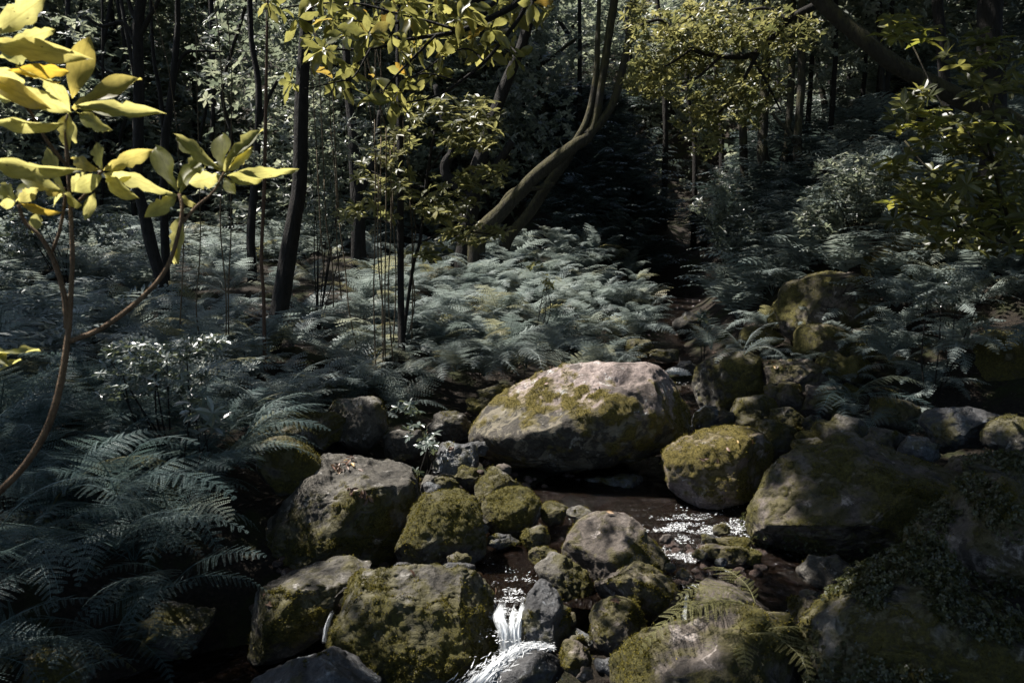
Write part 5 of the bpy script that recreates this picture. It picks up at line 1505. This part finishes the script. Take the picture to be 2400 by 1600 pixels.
# fix the origin: tube() already subtracts the parent's location
tips = z2([(120, 60, 0), (60, 40, 0), (250, 80, 0), (330, 230, 0), (280, 540, 0), (420, 330, 0), (480, 480, 0), (560, 520, 0), (540, 380, 0), (620, 130, 0), (700, 180, 0), (600, 40, 0), (760, 90, 0), (850, 300, 0), (800, 640, 0), (870, 560, 0),
           (950, 480, 0), (980, 300, 0), (1060, 420, 0), (1130, 320, 0), (1180, 200, 0), (1250, 300, 0), (1320, 220, 0), (1400, 140, 0), (1600, 340, 0), (1540, 300, 0), (1450, 320, 0), (1000, 60, 0), (1120, 40, 0), (1300, 30, 0), (1450, 30, 0), (900, 20, 0),
           (1640, 100, 0), (1650, 40, 0), (1780, 20, 0), (720, 460, 0), (660, 600, 0), (1000, 540, 0), (500, 220, 0), (420, 130, 0), (1230, 110, 0), (800, 200, 0)])
ovb2 = empty("tree_branch", tuple(at(1250, -80, 4.7)), "rear overhanging branch, its darker leaves filling the top centre behind the front branch", "branch")
for p in [z2([(1720, -190, 8), (1500, -40, 6), (1200, 40, 5), (900, 130, 4), (650, 200, 3), (450, 240, 2)]), z2([(1500, -40, 5), (1350, 150, 4), (1200, 300, 3), (1050, 420, 2.4), (900, 500, 2)]), z2([(1200, 40, 3), (1000, -10, 3), (700, 30, 2.4), (480, 60, 2)]), z2([(1350, 150, 3), (1450, 250, 2.4), (1560, 330, 2)])]:
    tube("branch", px_path(p, 4.6, .15), 'bark', ovb2, 7, .08, sub=4)
def branch_leaves(parent, tips, t, sd, most, up):
    nl = 0
    for k, (x, y, _) in enumerate(tips):
        c = at(x + rng.normal() * 10, y + rng.normal() * 8, t + rng.normal() * sd)
        ax = unit(np.array([rng.normal() * .6, rng.normal() * .6, up + .5 * rng.random()]))
        u = unit(np.cross(ax, [.3, .9, .2])); w = np.cross(ax, u)
        m_ = rng.integers(5, 9)
        for j in range(m_):
            if nl >= most: break
            a = 2 * math.pi * j / m_ + rng.uniform(-.5, .5)
            L = rng.uniform(.07, .15)
            r_ = u * math.cos(a) + w * math.sin(a)
            d = unit(r_ * rng.uniform(.5, 1.1) + ax * rng.uniform(-.1, .7) + np.array([0, 0, -.45 * rng.random() - .1]) + rng.normal(size=3) * .2)
            nv = ax + r_ * .3 + rng.normal(size=3) * .45
            place_leaf(BR_LEAVES[rng.integers(5)], c + d * .01, c + d * L, L * rng.uniform(.33, .46), nv, parent)
            nl += 1
branch_leaves(ovb, tips, 4.1, .2, 290, -.1)
tips2 = z2([(rng.uniform(380, 1640), rng.uniform(-40, 1) + abs(rng.normal()) * 190, 0) for _ in range(44)])
branch_leaves(ovb2, tips2, 4.6, .3, 290, .2)

# right-hand bush with whorled leaves
rb_base = at(2560, 900, 5.4)
rb = empty("bush", (float(rb_base[0]), float(rb_base[1]), gz(rb_base[0], rb_base[1])), "olive leafy bush with whorled leaves at the right edge", "bush")
b0 = np.array(rb.location)
rbp = [[(*b0, .025), *px_path([(2500, 800, 7), (2430, 650, 6), (2360, 500, 5), (2320, 350, 4), (2300, 250, 3)], 5.3)],
       px_path([(2405, 590, 4), (2280, 540, 3), (2200, 520, 2.5), (2130, 500, 2)], 5.3, -.3), px_path([(2345, 520, 4), (2260, 430, 3), (2180, 400, 2.4), (2120, 330, 2)], 5.3, .2),
       px_path([(2325, 380, 3), (2260, 300, 2.5), (2210, 250, 2), (2140, 110, 1.6)], 5.3, .2), px_path([(2310, 300, 3), (2340, 200, 2.5), (2370, 130, 2)], 5.3, -.2), px_path([(2420, 640, 3), (2410, 560, 2.5), (2420, 500, 2)], 5.3)]
for p in rbp:
    tube("branch", p, 'bark_dmoss', rb, 7, .08, sub=4)
nl = 0
for k in range(43):
    sp = [(2340, 170, 70, 60), (2280, 130, 60, 40), (2110, 60, 30, 25), (2150, 90, 40, 30), (2150, 260, 50, 40), (2230, 300, 60, 50), (2330, 320, 60, 60), (2130, 500, 40, 40), (2200, 450, 70, 50), (2300, 440, 80, 60), (2380, 450, 60, 80), (2240, 530, 60, 30), (2330, 550, 70, 40), (2120, 380, 40, 30)][k % 14]
    c = at(sp[0] + rng.uniform(-1, 1) * sp[2], sp[1] + rng.uniform(-1, 1) * sp[3], 5.2 + rng.normal() * .3)
    for j in range(7):
        a = 2 * math.pi * j / 7 + rng.uniform(0, .5)
        L = rng.uniform(.085, .15)
        d = unit(np.array([math.cos(a), math.sin(a) * .8, .25 - .5 * rng.random()]))
        place_leaf(RT_LEAVES[rng.integers(3)], c, c + d * L, L * .36, np.array([0, -.3, 1]) + rng.normal(size=3) * .35, rb)

pt = region_points(260, [(2340, 170, 90, 70, 1.5), (2280, 130, 70, 50, 1), (2150, 260, 60, 50, .8), (2230, 320, 80, 60, 1.3), (2330, 330, 80, 70, 1.3), (2140, 500, 50, 40, .8), (2210, 450, 90, 60, 1.6), (2310, 450, 90, 80, 2), (2390, 480, 60, 110, 1.6), (2250, 560, 90, 40, 1.3), (2110, 60, 40, 30, .4), (2130, 400, 60, 40, .7)], 5.5, .35)
spray(rb, "foliage", pt, rng.normal(size=(len(pt), 3)) * .4 + [0, -.3, 1], 7, .11, 'bush_mass', tint=np.clip(.45 + .3 * rng.normal(size=len(pt)), 0, 1), droop=.15)

# small-leaved pale shrub over the left ferns, and little plants among the stones
def small_shrub(label, px, py, t, spots, n, L, mat='shrub', per=5, name="shrub", stems=4):
    b = at(px, py, t)
    e = empty(name, (float(b[0]), float(b[1]), gz(b[0], b[1])), label, name)
    pt = region_points(n, spots, t, .16)
    b0 = np.array(e.location)
    for k in range(stems):
        q = pt[rng.integers(n)]
        m_ = (b0 + q) / 2 + rng.normal(size=3) * .05
        tube("stem", [(*b0, .008), (*m_, .006), (*q, .003)], 'bark', e, 5, .05, sub=3)
    spray(e, "foliage", pt, rng.normal(size=(n, 3)) * .4 + [0, -.15, 1], per, L, mat, droop=.15)
    return e
small_shrub("pale small-leaved shrub spreading flat above the left ferns", 400, 1000, 5.2,
            [(300, 830, 80, 30, 1), (400, 830, 90, 25, 1.5), (480, 800, 50, 12, .8), (330, 880, 100, 25, 1.2), (420, 890, 70, 20, 1), (280, 920, 60, 20, .6), (400, 920, 60, 16, .7)], 360, .055, stems=9)
small_shrub("leafy sprout with long narrow leaves beside the pale shrub", 470, 1040, 4.9, [(470, 950, 30, 25, 1), (490, 980, 30, 25, 1), (440, 1000, 20, 15, .4)], 16, .10, 'shrub', 7, "plant")
small_shrub("thin-leaved plant at the foot of the rounded shaded boulder", 990, 1080, 6.0, [(985, 1010, 35, 25, 1), (1010, 1040, 30, 20, 1), (960, 960, 30, 20, .6)], 24, .065, 'shrub', 6, "plant")
small_shrub("tiny sprig growing by the grey slab's right shoulder", 1000, 1110, 5.6, [(1010, 1040, 25, 12, 1), (975, 1100, 10, 8, .4)], 9, .05, 'shrub', 7, "plant", 2)
small_shrub("upright pale sprig on the fern bank", 1255, 690, 9.6, [(1255, 625, 16, 14, 1), (1280, 660, 14, 20, .8)], 14, .08, 'gold', 7, "plant", 3)
small_shrub("leafy sprig beside the boulder at the gully mouth", 1650, 800, 9.4, [(1648, 745, 12, 14, 1), (1665, 770, 14, 10, .6)], 8, .09, 'shrub', 7, "plant", 2)
small_shrub("bright sprig on the mossy boulder of the right bank", 1950, 690, 9.0, [(1950, 650, 12, 10, 1)], 3, .09, 'gold', 6, "plant", 1)
small_shrub("low pale-leaved plant on the overhanging rock of the right bank", 2200, 720, 7.0, [(2190, 705, 60, 14, 1), (2290, 770, 40, 25, 1), (2260, 650, 90, 15, .6)], 70, .06, 'shrub', 5, "plant", 4)
small_shrub("dusky shrub below the trunks of the right slope", 1720, 640, 11.5, [(1680, 480, 60, 40, 1), (1740, 540, 80, 60, 2), (1800, 600, 70, 40, 1), (1700, 420, 40, 30, .6), (1860, 540, 60, 50, 1)], 420, .09, 'far', 6, "shrub", 6)
small_shrub("dark leafy shrub in front of the right bank's trees", 2020, 560, 9.5, [(1960, 470, 80, 50, 1), (2060, 470, 80, 60, 1.4), (2000, 400, 90, 40, 1), (1920, 520, 60, 40, .8)], 480, .08, 'far', 6, "shrub", 6)
small_shrub("leafy thicket around the dark leaning trunk", 740, 640, 9.5, [(760, 400, 50, 120, 1.2), (730, 300, 40, 90, 1), (830, 330, 60, 60, 1), (770, 520, 60, 60, .8), (640, 350, 50, 70, .7)], 420, .075, 'far', 6, "shrub", 8)
small_shrub("loose leafy bush behind the sapling at the left edge", 160, 620, 11, [(120, 520, 110, 60, 1), (60, 430, 70, 50, 1), (240, 540, 80, 40, .6), (40, 560, 60, 40, .8)], 480, .085, 'shrub', 6, "bush", 6)

# thin hanging stems
for k, (x0, x1, y0, y1, t) in enumerate([(878, 884, 280, 930, 7.9), (893, 897, 320, 900, 8.0), (905, 903, 300, 880, 7.8), (915, 921, 350, 850, 7.9), (925, 922, 330, 800, 8.0), (958, 965, 420, 800, 8.2), (975, 960, 540, 780, 8.3), (887, 890, 420, 940, 7.7),
                                         (760, 782, 420, 720, 9.0), (775, 800, 300, 700, 9.1), (742, 760, 350, 650, 9.0), (795, 840, 520, 830, 8.4), (530, 528, 330, 880, 7.5), (540, 536, 420, 800, 7.6), (430, 422, 520, 760, 8.0), (470, 468, 550, 800, 7.8)]):
    p0, p1 = at(x0, y0, t), at(x1, y1, t)
    e = empty("vine", tuple(p1), "thin bare vine-like stem hanging straight down over the ferns", "vine", "thin straight stems hanging over the ferns")
    w = 1.6 * t / FPX
    tube("stem", [(*p0, w * .8), (*(p0 * .66 + p1 * .34 + rng.normal(size=3) * .02), w), (*(p0 * .33 + p1 * .67 + rng.normal(size=3) * .02), w), (*p1, w * 1.1)], 'vine', e, 5, .05, sub=5)
    # the stem goes on up into the trees
    tube("stem", [(*p0, w * .8), (*(p0 + np.array([rng.normal() * .1, 0, 1.5])), w * .7), (*(p0 + np.array([rng.normal() * .3, 0, 3.2])), w * .5)], 'vine', e, 5, .05, sub=3)

# ------------------------------------------------------------------ trees of the far slope
CR = []
for k in range(5):
    ctr = blob_points(380, (1.9, 1.7, 2.0), 10 + k, .05, 1.5)
    v, f, tn = rosettes(ctr, rng.normal(size=(len(ctr), 3)) * .5 + [-.1, -.1, 1], 6, .17, droop=.2, tint=np.clip(.45 + .3 * fbm(ctr * 1.6, 2, k) + .25 * rng.normal(size=len(ctr)), 0, 1))
    me = make_mesh("crown", v, f, False, {"tint": tn}); me.materials.append(M['far']); CR.append(me)
CRS = []
for k in range(4):
    ctr = blob_points(330, (1.5, 1.4, 1.4), 30 + k, .05, 1.6)
    v, f, tn = rosettes(ctr, rng.normal(size=(len(ctr), 3)) * .5 + [-.1, -.1, 1], 6, .12, droop=.2, tint=np.clip(.5 + .3 * fbm(ctr * 1.6, 2, k) + .25 * rng.normal(size=len(ctr)), 0, 1))
    me = make_mesh("crown", v, f, False, {"tint": tn}); me.materials.append(M['far']); CRS.append(me)
tv, tf = tube_geo(smooth_path([(0, 0, -.6, .13), (.1, 0, 2, .11), (-.05, .1, 4, .09), (.1, 0, 6.5, .05)], 5), 8, .1, 2)
tm = bpy.data.meshes.new("trunk"); tm.from_pydata(tv.tolist(), [], [f if f[2] != f[3] else f[:3] for f in tf]); tm.materials.append(M['bark'])
for k in range(90):
    if k < 72:
        y = rng.uniform(21, 44); x = rng.uniform(-.72, .72) * y
    else:
        y = rng.uniform(17.5, 24); x = rng.uniform(-.7, .7) * y
    if y < 25 and .06 < x / y < .30: continue
    z = gz(x, y)
    e = empty("far_tree", (x, y, z), ("tall " if y > 30 else "") + "leafy tree of the far slope, " + place(x, y), "tree", "trees of the far slope")
    h = rng.uniform(.6, 1.2)
    o = bpy.data.objects.new("trunk", tm); COL.objects.link(o); o.parent = e; o.scale = (h, h, h)
    for j in range(3):
        c = bpy.data.objects.new("crown", CR[rng.integers(5)]); COL.objects.link(c); c.parent = e; c["kind"] = "stuff"
        c.location = (rng.normal() * 1.3, rng.normal() * 1.0, (6.0, 3.6, 1.6)[j] * h)
        s = rng.uniform(.75, 1.25)
        c.scale = (s, s, s * rng.uniform(.7, 1.1))
        c.rotation_euler = (0, 0, rng.uniform(0, 6.28))
for k in range(60):
    if k < 44:
        y = rng.uniform(13.5, 19); x = rng.uniform(-.68, .0) * y
    else:
        y = rng.uniform(13.5, 19); x = rng.uniform(.34, .7) * y
    z = gz(x, y)
    if lit_amount(np.array([[x + dx, y + dy, z + dz] for dx in (-1, 0, 1) for dy in (-1, 0, 1) for dz in (2, 4)]), False).max() > .45: continue
    e = empty("young_tree", (x, y, z), "young tree with loose pale foliage between the left trunks and the far slope" if k < 44 else "young tree with loose foliage behind the right trunks", "tree", "young trees behind the left trunks" if k < 44 else "young trees behind the right trunks")
    h = rng.uniform(.6, .95)
    o = bpy.data.objects.new("trunk", tm); COL.objects.link(o); o.parent = e; o.scale = (h * .5, h * .5, h)
    for j in range(2):
        c = bpy.data.objects.new("crown", CRS[rng.integers(4)]); COL.objects.link(c); c.parent = e; c["kind"] = "stuff"
        c.location = (rng.normal() * .5, rng.normal() * .5, (4.8 if j == 0 else 2.6) * h)
        c.rotation_euler = (0, 0, rng.uniform(0, 6.28))
# understory of the far slope, one mass
q = np.c_[rng.uniform(-.75, .75, 9000), rng.uniform(16.5, 44, 9000)]
q[:, 0] *= q[:, 1]
q = q[~((q[:, 1] < 24) & (q[:, 0] > 1.0) & (q[:, 0] < 6))]
zz = ground_z(q[:, 0], q[:, 1])
pp = np.c_[q, zz + rng.random(len(q)) ** 1.5 * 1.6 + .1]
v, f, tn = rosettes(pp, rng.normal(size=(len(pp), 3)) * .4 + [0, -.2, 1], 5, .24, tint=np.clip(.5 + .3 * fbm(pp * .8, 2, 8) + .2 * rng.normal(size=len(pp)), 0, 1))
add("undergrowth", make_mesh("undergrowth", v, f, False, {"tint": tn}), M['far'], label="tangled grey-green leafy undergrowth of the far slope", cat="undergrowth", kind="stuff")

# ------------------------------------------------------------------ small things
# creeper leaves over the right-hand boulders
def creeper(label, rock_label, n, cond):
    W, nr, mo, ob = ROCKS[rock_label]
    ray = unit(W.mean(0) - CAM)
    ok = np.where(cond(W, nr) & (nr @ -ray > -.1) & (fbm(W * 4.5, 3, 71) > -.02))[0]
    pick = rng.choice(ok, n)
    T = W[pick] + nr[pick] * rng.uniform(.005, .03, (n, 1)) + rng.normal(size=(n, 3)) * .008
    v, f, tn = rosettes(T, nr[pick] + rng.normal(size=(n, 3)) * .5 + [0, 0, .3], 5, .015, wid=1.5, droop=.15)
    add("creeper", make_mesh("creeper", v, f, False, {"tint": tn}), M['creeper'], label=label, cat="creeper", kind="stuff")
creeper("mat of tiny creeper leaves over the corner ledge", "large dark ledge overgrown with moss and leafy creeper in the bottom corner", 3000, lambda W, n: n[:, 2] > -.3)
creeper("tiny creeper leaves draping the rounded boulder at the right edge", "rounded boulder draped with leafy creeper at the right edge", 1000, lambda W, n: W[:, 0] < np.quantile(W[:, 0], .5))
creeper("fringe of tiny leaves along the lower edge of the long boulder", "long flat-backed brownish boulder with a pale lichen patch, right of the stream", 420, lambda W, n: W[:, 2] < np.quantile(W[:, 2], .35))
creeper("low leaves on the mossy stone at the right edge", "mossy stone covered in small leaves at the right edge", 500, lambda W, n: n[:, 2] > 0)

# fallen leaves on the stones
LIT_LEAVES = leaf_set("leaf", 'litter', 5, [(.2, .3, 1, 0), (-.15, .35, 1, 1), (.4, .2, 1, 2)])
def fallen(label, group, spots, rl, L=(.035, .06)):
    W, nr, mo, ob = ROCKS[rl]
    d = W - CAM
    ax = d @ FWD
    px = 1200 + FPX * (d @ RIGHT) / ax; py = 800 - FPX * (d @ UP) / ax
    facing = (nr * -d).sum(1) > 0
    for (x, y, n, sp) in spots:
        for _ in range(n):
            xx, yy = x + rng.normal() * sp, y + rng.normal() * sp * .6
            dist = (px - xx) ** 2 + (py - yy) ** 2 + np.where(facing, 0, 1e6)
            i = dist.argmin()
            if dist[i] > 400: continue
            l = rng.uniform(*L)
            a = rng.normal(size=3); n_ = nr[i]
            dr = unit(a - n_ * (a @ n_))
            b_ = W[i] + n_ * .012 - dr * l / 2
            e = bpy.data.objects.new("fallen_leaf", LIT_LEAVES[rng.integers(3)]); COL.objects.link(e)
            Rm = frames(dr[None], (n_ + rng.normal(size=3) * .2)[None])[0]
            mt = np.eye(4); mt[:3, 0] = Rm[:, 0] * l; mt[:3, 1] = Rm[:, 1] * l * .4; mt[:3, 2] = Rm[:, 2] * l; mt[:3, 3] = b_
            e.matrix_world = Matrix(mt.tolist())
            tag(e, label, "leaf", group)
SLAB = "broad grey slab with a wet leaf-filled hollow on top, beside the left ferns"
fallen("dry leaf in the hollow of the grey slab", "leaves in the slab's hollow", [(805, 1090, 22, 22), (850, 1165, 7, 14), (830, 1150, 5, 12)], SLAB)
fallen("narrow yellow leaf lying on the slanting slab-like rock", "leaves on the slanting rock", [(620, 1400, 1, 1), (632, 1415, 1, 1)], "slanting grey-green slab-like rock left of the flat-topped boulder", (.06, .07))
fallen("pale leaf on the huge boulder's top", "leaves on the huge boulder", [(1300, 885, 3, 30), (1390, 908, 2, 10), (1430, 920, 1, 3)], "huge rounded boulder with a bare pinkish top and yellow moss on its shoulder", (.03, .05))
fallen("pale leaf on the mossy boulder right of the huge one", "leaves on the yellow moss boulder", [(1650, 1075, 2, 8), (1685, 1080, 1, 2), (1663, 1010, 1, 2), (1730, 1030, 3, 25)], "rounded boulder capped with yellow moss and pale leaves, right of the huge boulder", (.035, .055))
fallen("small leaf stuck on the flat-topped boulder's edge", "leaves on the flat-topped boulder", [(965, 1342, 1, 2), (1092, 1346, 1, 2), (1130, 1350, 1, 2), (1166, 1383, 1, 2), (910, 1340, 1, 2)], "large flat-topped boulder coated in olive moss at the lower pool", (.035, .055))
fallen("red leaf lying across the rounded mossy stone", None, [(1445, 1408, 1, 1)], "rounded mossy stone with a red leaf, below the triangular rock", (.07, .075))
fallen("pale leaf flattened on top of the dome-shaped boulder", None, [(1432, 1203, 1, 1)], "smooth dome-shaped brown boulder in the middle of the stream", (.05, .055))
fallen("dry leaf strewn on the brown rock of the right bank", "leaves on the right bank rock", [(1820, 860, 9, 25)], "brown rock strewn with leaves at the foot of the right bank", (.04, .07))
fallen("orange leaf on the small brown stone right of the ledge", None, [(1915, 1460, 1, 1)], "small brown stone with a fallen leaf right of the mossy ledge", (.06, .065))
fallen("orange leaf on the stone behind the long boulder", None, [(2262, 1082, 1, 1)], "brown stone with an orange leaf behind the long boulder's right end", (.07, .075))
fallen("brown leaf on the grey boulder left of the huge one", "leaves on the grey boulder", [(1060, 1055, 4, 10)], "grey boulder with fallen leaves left of the huge boulder", (.04, .06))

# leaf litter and twigs on the bank, too many to count
nl = 5000
q = np.c_[rng.uniform(-4, 5, nl), rng.uniform(3, 12, nl)]
zz = ground_z(q[:, 0], q[:, 1])
okm = (zz > .06) & ~((q[:, 0] > 2.6) & (q[:, 1] > 8))
q, zz = q[okm], zz[okm]
T = np.c_[q, zz + .012]
D = np.c_[rng.normal(size=(len(T), 2)), rng.normal(size=len(T)) * .15]
S = rng.uniform(.04, .09, (len(T), 1)) * np.array([[1, .8, 1]])
v, f, k = mass(LEAF4_V, LEAF4_F, frames(D, np.c_[rng.normal(size=(len(T), 2)) * .3, np.ones(len(T))]), T, S)
add("leaf_litter", make_mesh("leaf_litter", v, f, False, {"tint": np.repeat(rng.random(len(T)), k)}), M['litter_mass'], label="brown leaf litter scattered over the forest floor", cat="leaf litter", kind="stuff")

# stream-bed gravel, beyond counting
nb = 2600
q = np.c_[rng.uniform(-2.8, 2.2, nb), rng.uniform(2.2, 9.5, nb)]
zz = ground_z(q[:, 0], q[:, 1])
okm = (zz < np.where(q[:, 1] < 4.0, -.25, .08)) & (q[:, 0] > -1.5)
q, zz = q[okm], zz[okm]
T = np.c_[q, zz + .01]
gv, gf = ico(2)
S = rng.uniform(.015, .05, (len(T), 1)) * np.array([[1, .85, .6]])
v, f, k = mass(gv, gf, frames(rng.normal(size=(len(T), 3)) * [1, 1, .2], np.tile([0, 0, 1.], (len(T), 1)) + rng.normal(size=(len(T), 3)) * .2), T, S)
add("gravel", make_mesh("gravel", v, f, True, {"moss": np.full(len(v), -.3)}), M['pebble'], label="dark brown gravel of the stream bed", cat="gravel", kind="stuff")

print("objects", len(bpy.data.objects), "tris", sum(len(m.polygons) for m in bpy.data.meshes))
